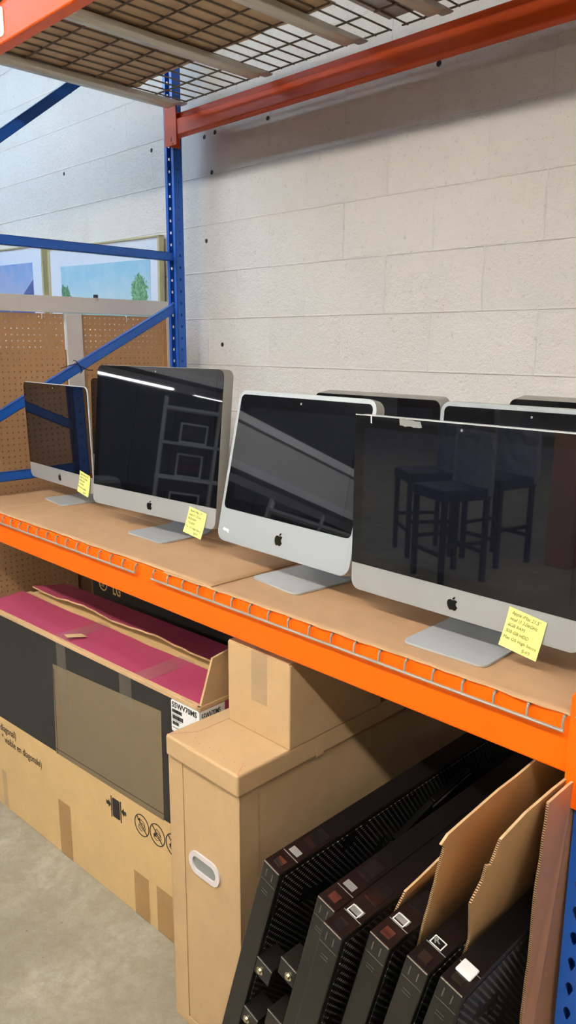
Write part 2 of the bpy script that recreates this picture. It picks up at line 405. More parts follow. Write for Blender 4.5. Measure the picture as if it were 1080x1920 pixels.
def post_column(mb, x0, x1, y0, y1, z0, z1, open_side, t=.0025):
    """lipped channel; web on the far side from open_side"""
    lip = .016
    if open_side == '-y': web = (y1-t, y1); lips = (y0, y0+t)
    else: web = (y0, y0+t); lips = (y1-t, y1)
    mb.box(x0, x1, web[0], web[1], z0, z1)
    mb.box(x0, x0+t, y0, y1, z0, z1); mb.box(x1-t, x1, y0, y1, z0, z1)
    mb.box(x0, x0+lip, lips[0], lips[1], z0, z1); mb.box(x1-lip, x1, lips[0], lips[1], z0, z1)
def perforated_strip(mb, x0, x1, y, z0, z1, nrm, pitch=.0508, t=.0025, shape=None, cols=1, phase=0.0):
    """flat strip in plane y (nrm 'y') or plane x (nrm 'x') with real openings"""
    n = 12
    shape = shape or [(.0085*math.cos(a)*(1 if math.sin(a) > 0 else .62), .0125*math.sin(a)) for a in [2*math.pi*k/n for k in range(n)]]
    n = len(shape)
    k = 0; z = z0
    while z < z1-1e-6:
        zt = min(z+pitch, z1); cx = (x0+x1)/2; cz = (z+zt)/2
        # outer ring matched by angle
        outer = []
        for (sx, sz) in shape:
            a = math.atan2(sz/(zt-z), sx/(x1-x0)); c, s_ = math.cos(a), math.sin(a); m = max(abs(c), abs(s_))
            outer.append((cx+c/m*(x1-x0)/2, cz+s_/m*(zt-z)/2))
        # corner fill
        crn = [(x1, zt), (x0, zt), (x0, z), (x1, z)]
        inner = [(cx+sx, cz+sz) for sx, sz in shape]
        def P(p, d): return (p[0], y+d, p[1]) if nrm == 'y' else (y+d, p[0], p[1])
        vs = [P(p, 0) for p in outer]+[P(p, 0) for p in inner]+[P(p, t) for p in inner]+[P(p, t) for p in outer]
        fs = []
        for i in range(n):
            j = (i+1) % n
            fs += [(i, j, n+j, n+i), (n+i, n+j, 2*n+j, 2*n+i), (2*n+i, 2*n+j, 3*n+j, 3*n+i)]
        o = len(vs)
        for (qx, qz) in crn:
            an = math.atan2((qz-cz)/(zt-z), (qx-cx)/(x1-x0)) % (2*math.pi)
            for i in range(n):
                j = (i+1) % n
                a1 = math.atan2((outer[i][1]-cz)/(zt-z), (outer[i][0]-cx)/(x1-x0)) % (2*math.pi)
                a2 = math.atan2((outer[j][1]-cz)/(zt-z), (outer[j][0]-cx)/(x1-x0)) % (2*math.pi)
                if a2 < a1: a2 += 2*math.pi
                an2 = an if an >= a1 else an+2*math.pi
                if a1 < an2 < a2:
                    vs += [P((qx, qz), 0), P((qx, qz), t)]
                    fs += [(i, len(vs)-2, j), (3*n+i, 3*n+j, len(vs)-1)]
        mb.add(vs, fs); z = zt
SQ = [(.0045,.0055),(0,.0055),(-.0045,.0055),(-.0045,0),(-.0045,-.0055),(0,-.0055),(.0045,-.0055),(.0045,0)]
def make_post(name, parent, x0, x1, y0, y1, z1, web_y, webside, mat):
    """column with teardrop slots in its web and square holes in both sides"""
    mb = MB(); t = .0025; lip = .017
    n_ = 14; td = []
    for k in range(n_):
        a = 2*math.pi*k/n_; td.append((.0072*math.cos(a)*(1.0 if math.sin(a) > -.1 else .62), .0135*math.sin(a)))
    xm = (x0+x1)/2
    perforated_strip(mb, x0, xm, web_y, .02, z1, 'y', shape=td)
    perforated_strip(mb, xm, x1, web_y, .02, z1, 'y', shape=td)
    mb2 = mb
    perforated_strip(mb, y0, y1, x1-t, .02, z1, 'x', shape=SQ)
    perforated_strip(mb, y0, y1, x0, .02, z1, 'x', shape=SQ)
    yl = y0 if webside == 'back' else y1-t
    mb.box(x0, x0+lip, yl, yl+t, 0, z1); mb.box(x1-lip, x1, yl, yl+t, 0, z1)
    return mb.build(name, mat, parent)

left_frame = thing('upright_frame', 'blue perforated end frame with diagonal braces at the left end of the rack', 'rack upright', (0,0,0))
make_post('rear_post', left_frame, -2.93, -2.865, 2.15, 2.195, ZC-.6, 2.1925, 'back', M['blue'])
make_post('front_post', left_frame, -2.93, -2.865, 1.145, 1.19, ZC-.6, 1.145, 'front', M['blue'])
def brace(name, y0, z0, y1, z1, w=.036, x=-2.9):
    mb = MB(); a = math.atan2(z1-z0, y1-y0); L = math.hypot(z1-z0, y1-y0); t = .002; d = .026
    for (u0, u1, xx0, xx1) in ((-w/2, w/2, x+d/2-t, x+d/2), (w/2-t, w/2, x-d/2, x+d/2), (-w/2, -w/2+t, x-d/2, x+d/2)):
        vs = []
        for (s, u, xx) in ((0,u0,xx0),(L,u0,xx0),(L,u1,xx0),(0,u1,xx0),(0,u0,xx1),(L,u0,xx1),(L,u1,xx1),(0,u1,xx1)):
            vs.append((xx, y0+s*math.cos(a)-u*math.sin(a), z0+s*math.sin(a)+u*math.cos(a)))
        mb.add(vs, [(0,3,2,1),(4,5,6,7),(0,1,5,4),(1,2,6,5),(2,3,7,6),(3,0,4,7)])
    b = mb.build(name, M['blue'], left_frame)
    return b
b1 = brace('horizontal_brace', 1.18, H+.376, 2.165, H+.374)
b2 = brace('diagonal_brace', 1.18, H-.345, 2.165, H+.16)
b3 = brace('horizontal_brace', 1.18, H-.515, 2.165, H-.515)
b4 = brace('diagonal_brace', 1.18, H+.575, 2.165, H+1.33)
b5 = brace('diagonal_brace', 1.18, H-.58, 2.165, H-1.1)
b6 = brace('horizontal_brace', 1.18, .2, 2.165, .2)
for (yy, zz) in ((2.158, H+.374), (2.158, H+.158), (2.158, H-.515)):
    MB().tube((-2.888, yy, zz), (-2.875, yy, zz), .0075, 6).build('brace_bolt', M['galv'], left_frame)

right_frame = thing('upright_frame', 'blue end post with teardrop slots below the near right beam corner', 'rack upright', (0,0,0))
make_post('front_post', right_frame, -.472, -.394, 1.145, 1.19, ZC-.6, 1.145, 'front', M['blue'])
make_post('rear_post', right_frame, -.472, -.394, 2.15, 2.195, ZC-.6, 2.1925, 'back', M['blue'])
MB().box(-.44, -.42, 1.18, 2.165, H-1.3, H-1.26).build('horizontal_brace', M['blue'], right_frame)

def beam(label, y0, y1, z0, z1, inner, mat, front=True):
    t = thing('rack_beam', label, 'rack beam', (0,0,0))
    h = z1-z0; d = y1-y0
    # step beam section, step on the inner side
    if inner == '+': prof = [(y0,z0),(y0,z1),(y0+d*.55,z1),(y0+d*.55,z1-.028),(y1,z1-.028),(y1,z0)]
    else: prof = [(y1,z0),(y1,z1),(y1-d*.55,z1),(y1-d*.55,z1-.028),(y0,z1-.028),(y0,z0)]
    MB().prism(prof, 'x', XBL, XBR).build('beam_bar', mat, t, bevel=.005, seg=3)
    yc = y0-.003 if inner == '+' else y1
    for (xa, xb, xi) in ((XBL-.006, XBL+.0, 0), (XBR, XBR+.005, 1)):
        mb = MB()
        if inner == '+':
            xs = (xa-.035, xb+.0) if xi == 0 else (xa-.002, xb+.085)
            mb.prism(rr(xs[1]-xs[0], .20, .006, 3, (xs[0]+xs[1])/2, z1-.06), 'y', y0-.006, y0-.001)
            mb.box(xa, xb, y0-.002, y1-.002, z1-.16, z1+.04)
        else:
            mb.box(xa, xb, y0-.004, y1+.004, z0-.04, z1+.01)
            xs = (xa-.035, xb+.012) if xi == 0 else (xa-.012, xb+.05)
            mb.prism(rr(xs[1]-xs[0]+.03, .175, .006, 3, (xs[0]+xs[1])/2+.012, z0+.052), 'y', y0-.0045, y0-.0005)
        c = mb.build('end_connector', mat, t, bevel=.0012, seg=2)
        if inner == '-' and xi == 0:
            MB().box(XBL+.002, XBL+.006, y0-.0055, y0-.004, z0-.02, z0-.004).build('lock_slot', M['ink'], c)
            MB().tube((XBL+.014, y0-.0055, z0-.03), (XBL+.014, y0-.004, z0-.03), .004, 8).build('lock_hole', M['ink'], c)
    return t
bf = beam('bright orange lower front rack beam under the computers', YFR, YFR+.042, ZB0, ZB1, '+', M['orange'])
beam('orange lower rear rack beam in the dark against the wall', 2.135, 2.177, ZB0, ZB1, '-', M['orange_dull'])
bu = beam('orange upper front rack beam crossing the top left corner', YFR, YFR+.042, ZU0, ZU1, '+', M['orange'])
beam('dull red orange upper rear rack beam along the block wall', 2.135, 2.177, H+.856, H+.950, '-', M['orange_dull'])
MB().prism(rr(.16, .075, .01, 4, -2.38, ZU0+.055), 'y', YFR-.0015, YFR-.0002).build('beam_label', M['white_label'], bu)

def wire_deck(label, x0, x1, zt, tubes, waterfall=True, shelf_dark=False):
    t = thing('wire_deck', label, 'wire shelf deck', (0,0,0), group=None)
    y0, y1 = YFR-.006, 2.172
    mb = MB(); rw = .0028
    xs = [x0+.008+(x1-x0-.016)*k/18 for k in range(19)]
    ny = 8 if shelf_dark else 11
    for k in range(ny):
        y = YFR+.03+(y1-YFR-.05)*k/(ny-1)
        mb.tube((x0, y, zt-.0084), (x1, y, zt-.0084), rw*1.1, 6)
    for x in xs: mb.tube((x, y0, zt-.0028), (x, y1, zt-.0028), rw, 6)
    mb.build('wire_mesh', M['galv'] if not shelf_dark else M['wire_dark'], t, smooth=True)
    if waterfall:
        w0 = None
        for x in xs:
            if w0 is None: w0 = MB().path([(0, y0+.02, zt-.0028), (0, y0+.004, zt-.003), (0, y0-.001, zt-.005), (0, y0-.003, zt-.009), (0, y0-.003, zt-.0235)], .0024, 8).build('waterfall_wire', M['galv'], t, smooth=True); o = w0
            else: o = w0.copy(); COL.objects.link(o)
            o.location.x = x
        MB().tube((x0+.004, y0-.0075, zt-.0245), (x1-.004, y0-.0075, zt-.0245), .003, 8).build('waterfall_rail', M['galv'], t, smooth=True)
    for x in tubes:
        tb = MB(); w = .023; h = .031; zz = zt-.0115
        prof = [(x-w, zz), (x-w, zz-h*.6), (x-w*.55, zz-h), (x+w*.55, zz-h), (x+w, zz-h*.6), (x+w, zz)]
        flat = [(x-w, zz), (x-w, zz-.004), (x-w*.55, zz-.006), (x+w*.55, zz-.006), (x+w, zz-.004), (x+w, zz)]
        def lp(p, y): return [(q[0], y, q[1]) for q in p]
        tb.loft([lp(flat, YFR+.02), lp(flat, YFR+.04), lp(prof, YFR+.07), lp(prof, 2.085), lp(flat, 2.13), lp(flat, 2.165)])
        tb.build('support_channel', M['tube'], t, smooth=True, bevel=.002)
    return t
wire_deck('wire mesh deck under the left half of the computer shelf', -2.86, -1.72, H-.5895, (-2.75, -2.3, -1.85))
wire_deck('wire mesh deck under the right half of the computer shelf', -1.652, -.49, H-.5895, (-1.55, -1.08, -.6))
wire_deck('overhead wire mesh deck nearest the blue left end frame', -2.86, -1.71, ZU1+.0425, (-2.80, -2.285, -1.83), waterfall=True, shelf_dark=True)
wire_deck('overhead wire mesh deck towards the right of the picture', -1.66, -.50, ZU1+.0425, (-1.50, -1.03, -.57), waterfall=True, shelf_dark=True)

def sheet(name, label, cat, poly, z, th, mat, warp=.0, seedv=0, lift=None):
    """cardboard sheet: triangulated grid clipped to polygon is avoided; polygon prism subdivided along its edge"""
    mb = MB(); mb.prism(poly, 'z', z-th, z)
    o = mb.build(name, mat); tag(o, label, cat); return o
def jag(a, b, n, amp, seedv):
    rnd = random.Random(seedv); out = []
    for k in range(n):
        f = k/n
        out.append((a[0]+(b[0]-a[0])*f+rnd.uniform(-amp, amp)*.3, a[1]+(b[1]-a[1])*f+rnd.uniform(-amp, amp)))
    return out
ZT = H-.585
def warped_sheet(name, label, x0, x1, y0, y1, z, th, mat, droop=.006, seedv=1, front=None, nx=40, ny=14, right=None, curl=0):
    rnd = random.Random(seedv); mb = MB(); ph = rnd.random()*6
    fe = [rnd.uniform(-.0025, .0025) for _ in range(nx+1)]
    top = []; bot = []
    for j in range(ny+1):
        for i in range(nx+1):
            u = i/nx; v = j/ny; v2 = v**1.6
            x = x0+(x1-x0)*u
            if right and u > .5: x += right(v)*(u-.5)*2
            y = y0+(y1-y0)*v2
            if j == 0: y += fe[i]+(front(u) if front else 0)
            zz = z + .0002*math.sin(x*9+ph)
            if j == 0: zz -= droop*(.5+.5*math.sin(x*5+ph))
            if curl and u > .93: zz += curl*((u-.93)/.07)**2*(1 if v2 < .35 else .2)
            top.append((x, y, zz)); bot.append((x, y, zz-th))
    n = (nx+1)*(ny+1); fs = []; mi = []
    for j in range(ny):
        for i in range(nx):
            a = j*(nx+1)+i; fs.append((a, a+1, a+nx+2, a+nx+1)); mi.append(0); fs.append((n+a, n+a+nx+1, n+a+nx+2, n+a+1)); mi.append(0)
    for i in range(nx):
        fs.append((i, n+i, n+i+1, i+1)); mi.append(1); a = ny*(nx+1)+i; fs.append((a, a+1, n+a+1, n+a)); mi.append(1)
    for j in range(ny):
        a = j*(nx+1); fs.append((a, a+nx+1, n+a+nx+1, n+a)); mi.append(1); a += nx; fs.append((a, n+a, n+a+nx+1, a+nx+1)); mi.append(1)
    mb.v = top+bot; mb.f = fs; mb.mi = mi
    o = mb.build(name, [mat, M['kraft_edge']], None)
    for p in o.data.polygons: p.use_smooth = p.material_index == 0
    return o
cs = warped_sheet('cardboard_sheet', '', -1.60, -.477, YFR-.006, 2.12, ZT, .0028, M['kraft_table'], .0, 3)
tag(cs, 'brown cardboard sheet lining the right half of the computer shelf', 'cardboard sheet')
cs2 = warped_sheet('cardboard_sheet', '', -2.86, -1.408, YFR-.003, 2.125, ZT+.0045, .0028, M['kraft_table'], .0012, 5)
tag(cs2, 'brown cardboard sheet lining the left half of the shelf, its edge overlapping', 'cardboard sheet')
MB().box(-2.85, -1.42, 1.437, 1.439, ZT+.0043, ZT+.0051).build('crease', M['kraft_edge'], cs2)
MB().box(-2.10, -2.098, 1.16, 2.1, ZT+.0043, ZT+.0051).build('crease', M['kraft_edge'], cs2)
MB().box(-2.62, -2.618, 1.16, 2.1, ZT+.0043, ZT+.0051).build('crease', M['kraft_edge'], cs2)

up = MB()
poly = [(-2.84, 1.17), (-1.72, 1.17)] + jag((-1.72, 1.91), (-2.0, 1.905), 4, .006, 4) + jag((-2.0, 1.90), (-2.78, 1.915), 8, .008, 9) + [(-2.78, 1.93), (-2.84, 1.9)]
up.prism(poly, 'z', ZU1+.0435, ZU1+.0475)
tag(up.build('cardboard_sheet', M['kraft_dark']), 'brown cardboard sheet lying on the overhead wire deck', 'cardboard sheet')
gp = MB().box(-1.68, -.6, 1.2, 2.11, ZU1+.0435, ZU1+.06).build('grey_board', M['greyboard'], bevel=.002)
tag(gp, 'grey board lying on the right part of the overhead wire deck', 'board')
ob = thing('flat_carton', 'flattened brown carton with printed marks on the overhead deck', 'cardboard box', (-2.35, 1.5, ZU1+.0485), (0,0,R(-3)))
MB().box(-.4, .45, -.28, .3, 0, .03).build('carton_body', M['kraft_dark'], ob, bevel=.003)

# ---------------------------------------------------------------- desktop computers
APPLE = """m150.37 130.25 c-2.45 5.66 -5.35 10.87 -8.71 15.66 -4.58 6.53 -8.33 11.05 -11.22 13.56 -4.48 4.12 -9.28 6.23 -14.42 6.35 -3.69 0 -8.14 -1.05 -13.32 -3.18 -5.197 -2.12 -9.973 -3.17 -14.34 -3.17 -4.58 0 -9.492 1.05 -14.746 3.17 -5.262 2.13 -9.501 3.24 -12.742 3.35 -4.929 .21 -9.842 -1.96 -14.746 -6.52 -3.13 -2.73 -7.045 -7.41 -11.735 -14.04 -5.032 -7.08 -9.169 -15.29 -12.41 -24.65 -3.471 -10.11 -5.211 -19.9 -5.211 -29.378 0 -10.857 2.346 -20.221 7.045 -28.068 3.693 -6.303 8.606 -11.275 14.755 -14.925 6.149 -3.65 12.793 -5.51 19.948 -5.629 3.915 0 9.049 1.211 15.429 3.591 6.362 2.388 10.447 3.599 12.238 3.599 1.339 0 5.877 -1.416 13.57 -4.239 7.275 -2.618 13.415 -3.702 18.445 -3.275 13.63 1.1 23.87 6.473 30.68 16.153 -12.19 7.386 -18.22 17.731 -18.1 31.002 .11 10.337 3.86 18.939 11.23 25.769 3.34 3.17 7.07 5.62 11.22 7.36 -.9 2.61 -1.85 5.11 -2.86 7.51"""
LEAF = """m119.11 7.24 c0 8.102 -2.96 15.667 -8.86 22.669 -7.12 8.324 -15.732 13.134 -25.071 12.375 -.119 -.972 -.188 -1.995 -.188 -3.07 0 -7.778 3.386 -16.102 9.399 -22.908 3.002 -3.446 6.82 -6.311 11.455 -8.597 4.62 -2.252 8.99 -3.497 13.1 -3.71 .12 1.083 .17 2.166 .17 3.241"""
def bez(s, n=5):
    tk = s.replace('m', '').replace('c', '').split(); v = [float(x) for x in tk]
    x, y = v[0], v[1]; pts = [(x, y)]; i = 2
    while i+5 < len(v):
        x1, y1, x2, y2, x3, y3 = [v[i+k]+(x if k % 2 == 0 else y) for k in range(6)]
        for k in range(1, n+1):
            t = k/n; a = (1-t)**3; b = 3*(1-t)**2*t; c = 3*(1-t)*t*t; d = t**3
            pts.append((a*x+b*x1+c*x2+d*x3, a*y+b*y1+c*y2+d*y3))
        x, y = x3, y3; i += 6
    if math.dist(pts[0], pts[-1]) < 1: pts.pop()
    return pts
def apple_mark(parent, cx, cz, y, h, mat):
    mb = MB()
    for s in (APPLE, LEAF):
        p = [(cx+(q[0]-85)/170*h, cz-(q[1]-85)/170*h) for q in bez(s)]
        mb.prism(p, 'y', y-.0006, y+.0004)
    return mb.build('logo', mat, parent)

def computer(label, head, W, Hh, chin, kind, foot, logo_h=.03, group=None, logo='logo_black'):
    """head = (x, y, z, yaw, tilt) of the bottom centre of the front face; foot = (cx, front y, yaw, width, depth)"""
    hx, hy, hz, yaw, tilt = head
    fx, fy, fyaw, fw, fd = foot
    zsh = ZT+(.0056 if fx < -1.42 else .0012)
    root = thing('desktop_computer', label, 'computer', (fx, fy, zsh), (0,0,R(fyaw)), group)
    inv = (Matrix.Translation((fx, fy, zsh)) @ Matrix.Rotation(R(fyaw), 4, 'Z')).inverted()
    Mh = inv @ Matrix.Translation((hx, hy, hz+H)) @ Matrix.Rotation(R(yaw), 4, 'Z') @ Matrix.Rotation(R(-tilt), 4, 'X')
    def place(o): o.matrix_local = Mh; return o
    r = .022 if kind != 'white' else .028
    side = {'thick': .034, 'deep': .05, 'black': .02, 'unibody': .010, 'slim': .004, 'white': .026}[kind]
    def lp(ins, y, rad=None): return [(p[0], y, p[1]) for p in rr(W-2*ins, Hh-2*ins, max(.004, rad if rad else r-ins*.2), 7, 0, Hh/2)]
    body = MB()
    sidemat = {'thick': 'alu_side', 'deep': 'alu_side', 'black': 'black_side', 'unibody': 'alu', 'slim': 'alu_white', 'white': 'alu_side'}[kind]
    loops = [lp(.0006, 0), lp(0, .0012), lp(0, side), lp(.006, side+.006)]
    if kind in ('thick', 'white', 'deep', 'black'): loops += [lp(.03, side+.013, .04), lp(.09, side+.018, .06)]
    else: loops += [lp(.03, side+.016, .04), lp(.08, side+.030, .06), lp(.14, side+.036, .05)]
    body.loft(loops)
    hb = place(body.build('housing', M[sidemat], root, smooth=True))
    # front: chin plate and glass
    gl = MB(); ys = -.0014
    if kind == 'white':
        gi = .0115
        face = MB(); face.loft([lp(.0008, -.0008), lp(.0008, .0004)])
        fo = place(face.build('front_bezel', M['alu_d'], root))
        cm = place(MB().box(-W/2+.012, W/2-.012, -.0011, -.0006, .006, chin-.006).build('chin', M['alu_d'], root))
        g = rr(W-2*gi, Hh-chin-gi, .014, 6, 0, (Hh-gi+chin)/2)
        gl.prism(g, 'y', ys, -.0004)
        gw, g0, g1 = W-2*gi, chin, Hh-gi
        ins = .032
    else:
        e = .0012 if kind != 'slim' else .0022
        full = rr(W-2*e, Hh-2*e, r-e, 7, 0, Hh/2)
        # split outline at the chin height
        top = [p for p in full if p[1] >= chin]; bot = [p for p in full if p[1] < chin]
        top = sorted(top, key=lambda p: math.atan2(p[1]-(Hh+chin)/2, p[0]))
        topl = [(W/2-e, chin+.0006)]+[p for p in top if p[1] > Hh/2]+[(-W/2+e, chin+.0006)]
        bsort = sorted(bot, key=lambda p: -p[0])
        left = [p for p in full if p[1] < Hh/2 and p[0] < 0]; right = [p for p in full if p[1] < Hh/2 and p[0] > 0]
        botl = [(-W/2+e, chin)]+left+right+[(W/2-e, chin)]
        gl.prism(topl, 'y', ys-.0008, -.0002)
        cm = place(MB().prism(botl, 'y', ys, -.0002).build('chin', M['alu'], root))
        gw, g0, g1 = W-2*e, chin, Hh-e
        ins = .026 if kind != 'slim' else .022
    go = place(gl.build('screen_glass', M['screen'], root))
    yd = ys-.0011 if kind != 'white' else ys-.0003
    da = MB().box(-gw/2+ins, gw/2-ins, yd, yd+.0003, g0+ins*.9, g1-ins)
    o = da.build('display_area', M['screen_in'], go)
    MB().tube((0, yd-.0001, g1-.013), (0, yd+.0003, g1-.013), .0028, 10).build('webcam', M['graypatch'], go)
    lg = apple_mark(root, 0, chin*.5, ys-.0002, logo_h, M[logo]); place(lg)
    # stand: flat foot that bends up behind into the neck
    st = MB(); n = 8; pr = []
    th = .0045
    yb = fd
    back = Mh @ Vector((0, side+.03, Hh*.42)); zc = back.z; ybk = max(back.y, .06)
    line = [(0, 0), (.03, 0), (yb-.05, 0)]
    for k in range(1, 9):
        a = R(-90+100*k/8); line.append((yb-.05+.045*math.cos(a), .045+.045*math.sin(a)))
    line.append((ybk+.004, zc+.05))
    rows = []
    for i, (y, z) in enumerate(line):
        if i == 0: d = (1, 0)
        else: d = (line[i][0]-line[i-1][0], line[i][1]-line[i-1][1])
        L = math.hypot(*d); nx_, nz_ = -d[1]/L*th, d[0]/L*th
        w = fw/2 if i < len(line)-1 else fw/2*.86
        if i == 0: w -= .013
        elif i == 1: w = fw/2
        rows.append([(-w, y, z), (w, y, z), (w, y+nx_, z+nz_), (-w, y+nx_, z+nz_)])
    rows.insert(1, [(-fw/2+.004, .006, 0), (fw/2-.004, .006, 0), (fw/2-.004, .006, th), (-fw/2+.004, .006, th)])
    rows.insert(2, [(-fw/2, .016, 0), (fw/2, .016, 0), (fw/2, .016, th), (-fw/2, .016, th)])
    st.loft(rows)
    st.build('stand', M['alu_stand'], root, smooth=True)
    hg = MB().tube((-.03, back.y-.004, zc), (.03, back.y-.004, zc), .011, 12).build('hinge', M['black_side'], root)
    return root, Mh, cm

def sticky(label, comp, u, v, ang, lines, price, price_x=.6, parent_y=-.0030, curl=.010):
    """square note stuck on the chin; u, v = top left corner on the head's front plane"""
    root, Mh, cm = comp
    s = .076
    Mw = root.matrix_basis @ Mh if False else (Matrix.Translation(root.location) @ root.rotation_euler.to_matrix().to_4x4() @ Mh)
    t = thing('sticky_note', label, 'sticky note')
    t.matrix_world = Mw @ Matrix.Translation((u, parent_y, v)) @ Matrix.Rotation(R(ang), 4, 'Y')
    mb = MB(); vs = []; n = 8
    for j in range(n+1):
        f = j/n; y = -curl*f*f
        vs += [(0, y, -s*f), (s, y*.75, -s*f)]
    mb.add(vs, [(2*j, 2*j+1, 2*j+3, 2*j+2) for j in range(n)])
    vs2 = [(x, y+.0003, z) for x, y, z in vs]
    mb.add(vs2, [(2*j, 2*j+2, 2*j+3, 2*j+1) for j in range(n)])
    p = mb.build('paper', M['note'], t, smooth=True)
    for k, ln in enumerate(lines):
        z = -s*(.15+.155*k); f = -z/s; x = .008-.0035*k*.3
        text_mesh(ln, .0105, M['pencil'], 'handwriting', t, (x, -curl*f*f-.0009, z), (R(90+math.degrees(math.atan(2*curl*f/s))), 0, 0), shear=.3, space=1.0, sx=.80, bold=-.0001)
    z = -s*.93; f = .93
    text_mesh(price, .0125, M['pencil'], 'handwriting', t, (s*price_x, -curl*f*f-.0012, z), (R(104), 0, 0), shear=.25, sx=.9, bold=-.0002)
    return t

cE = computer('silver all-in-one computer at front right with torn patch on its screen top', (-.788, 1.242, -.526, -.894, .367), .528, .383, .0605, 'unibody', (-.773, 1.187, 1.5, .185, .215), .030)
cC = computer('large all-in-one computer with thick grey sides, second from the left in front', (-1.926, 1.319, -.514, 3.478, 5.843), .59, .448, .061, 'thick', (-1.912, 1.284, -1, .19, .21), .030)
cA = computer('small slim all-in-one computer at the far left end of the shelf', (-2.592, 1.387, -.516, -3.256, -1.2), .518, .371, .058, 'slim', (-2.595, 1.352, -7, .178, .20), .028)
cD = computer('pale bezelled all-in-one computer leaning back in the middle of the front row', (-1.315, 1.269, -.513, -2.565, 12.59), .485, .403, .087, 'white', (-1.307, 1.248, -6.5, .18, .215), .034, logo='logo_chrome')
cG = computer('pale bezelled all-in-one computer directly behind the torn-patch computer', (-.838, 1.585, -.517, 0, 3), .485, .383, .083, 'white', (-.83, 1.56, 0, .18, .21), .034, logo='logo_chrome')
cF = computer('grey sided all-in-one computer against the wall, seen between two pale bezels', (-1.535, 1.955, -.520, 0, -8), .50, .365, .061, 'deep', (-1.53, 1.87, 0, .18, .2), .03)
cH = computer('grey sided all-in-one computer against the wall at the right edge', (-.80, 1.955, -.520, -1, -8), .53, .382, .061, 'deep', (-.80, 1.88, 0, .18, .2), .03)
cB = computer('all-in-one computer hidden between the two left computers, only a black edge showing', (-2.617, 1.70, -.52, 0, 1), .528, .378, .06, 'black', (-2.617, 1.68, 0, .18, .2), .028)

def patch(comp, pts, mat, name, y=-.0034):
    mb = MB().prism(pts, 'y', y-.0004, y); o = mb.build(name, mat, comp[0]); o.matrix_local = comp[1]; return o
rnd = random.Random(11)
px = []
for k in range(9): px.append((-.146+.0065*k, .382-.001*k*.5+rnd.uniform(-.0015, .0015)))
for k in range(9): px.append((-.090-.0068*k, .3665+rnd.uniform(-.0012, .0012)))
patch(cE, px, M['graypatch'], 'torn_tape', -.0036)
patch(cE, [(-.2205,.383),(-.217,.3835),(-.2165,.366),(-.2195,.366)], M['clear'], 'clip', -.0036)
patch(cE, [(-.262,.3826),(.262,.3826),(.262,.3808),(-.262,.3808)], M['alu_white'], 'top_rim', -.0022)
patch(cD, [(-.222,.030),(-.216,.036),(-.206,.034),(-.196,.033),(-.196,.022),(-.201,.026),(-.208,.028),(-.214,.027)], M['white_label'], 'glue_mark', -.0012)
# small clip camera on the large computer's screen
wc = MB().prism(rr(.05, .017, .005, 4, -.02+.02, .376), 'y', -.0075, -.0026).build('camera_body', M['graypatch'], None)
wc.matrix_world = Matrix.Identity(4)
bpy.data.objects.remove(wc)

L1 = ['Apple iMac 21.5"', 'intel i3 3.06GHz', '6GB RAM', '500 GB HDD', 'Mac OS High Sierra']
sticky('yellow sticky note with prices on the front right computer', cE, .124, .056, 9, L1, '$49')
sticky('yellow sticky note on the large second computer from the left', cC, .184, .0535, 9, ['Apple iMac 27"', 'intel i5 2.7GHz', '8GB RAM', '1TB HDD', 'Mac OS High Sierra'], '$99')
sticky('yellow sticky note on the far left computer, half over its screen', cA, .171, .076, 10, ['Apple iMac 21.5"', 'intel i5 2.7GHz', '8GB RAM', '1TB HDD', 'Mac OS Catalina'], '$99', parent_y=-.0035)

# ---------------------------------------------------------------- pegboard partition and pictures
part = thing('pegboard_partition', 'brown pegboard partition with white painted boards beyond the blue frame', 'partition', (-3.13, 0, 0))
def pegboard(y0, y1, z0, z1, name='pegboard_panel', p=.0254, hr=.0032, th=.005):
    ny = int((y1-y0)/p); nz = int((z1-z0)/p); mb = MB()
    sh = [(math.cos(2*math.pi*(k+.5)/8), math.sin(2*math.pi*(k+.5)/8)) for k in range(8)]
    sq = []
    for c, s in sh:
        m = max(abs(c), abs(s)); sq.append((c/m*p/2, s/m*p/2))
    # use square corners: 8 outer points at 22.5deg steps do not hit corners, so add them
    outer = []
    for k in range(8):
        a = 2*math.pi*k/8; c, s = math.cos(a), math.sin(a); m = max(abs(c), abs(s)); outer.append((c/m*p/2, s/m*p/2))
    inner = [(hr*math.cos(2*math.pi*k/8), hr*math.sin(2*math.pi*k/8)) for k in range(8)]
    for i in range(ny):
        for j in range(nz):
            cy = y0+(i+.5)*p; cz = z0+(j+.5)*p
            vs = [(0, cy+a, cz+b) for a, b in outer]+[(0, cy+a, cz+b) for a, b in inner]+[(-th, cy+a, cz+b) for a, b in inner]
            fs = [f for k in range(8) for f in ((k, (k+1)%8, 8+(k+1)%8, 8+k), (8+k, 8+(k+1)%8, 16+(k+1)%8, 16+k))]
            mb.add(vs, fs)
    o = mb.build(name, M['pegboard'], part)
    return o
pegboard(1.10, 1.745, H-1.25, H+.128)
pegboard(1.80, 2.262, H-1.25, H+.128)
MB().box(-.0, .018, 1.0, 2.298, H+.127, H+.195).build('top_board', M['whitewood'], part, bevel=.002)
MB().box(.0005, .016, 1.738, 1.815, H-.19, H+.124).build('vertical_board', M['whitewood'], part, bevel=.002)
MB().box(.0005, .013, 1.738, 1.815, H-.62, H-.195).build('vertical_board', M['whitewood'], part, bevel=.002)
MB().box(-.03, .004, 2.255, 2.278, 0, H+.127).build('wood_stud', M['rawwood'], part)
MB().box(-.03, .008, 2.278, 2.299, 0, H+.127).build('edge_trim', M['whitewood'], part)
MB().box(-.024, -.016, 1.03, 2.255, H-1.25, H-.03).build('light_block_sheet', M['brownwood'], part)  # added unseen sheet that keeps the lower peg holes dark
MB().box(-.035, -.006, 1.0, 1.03, 0, H+.127).build('wood_stud', M['rawwood'], part)
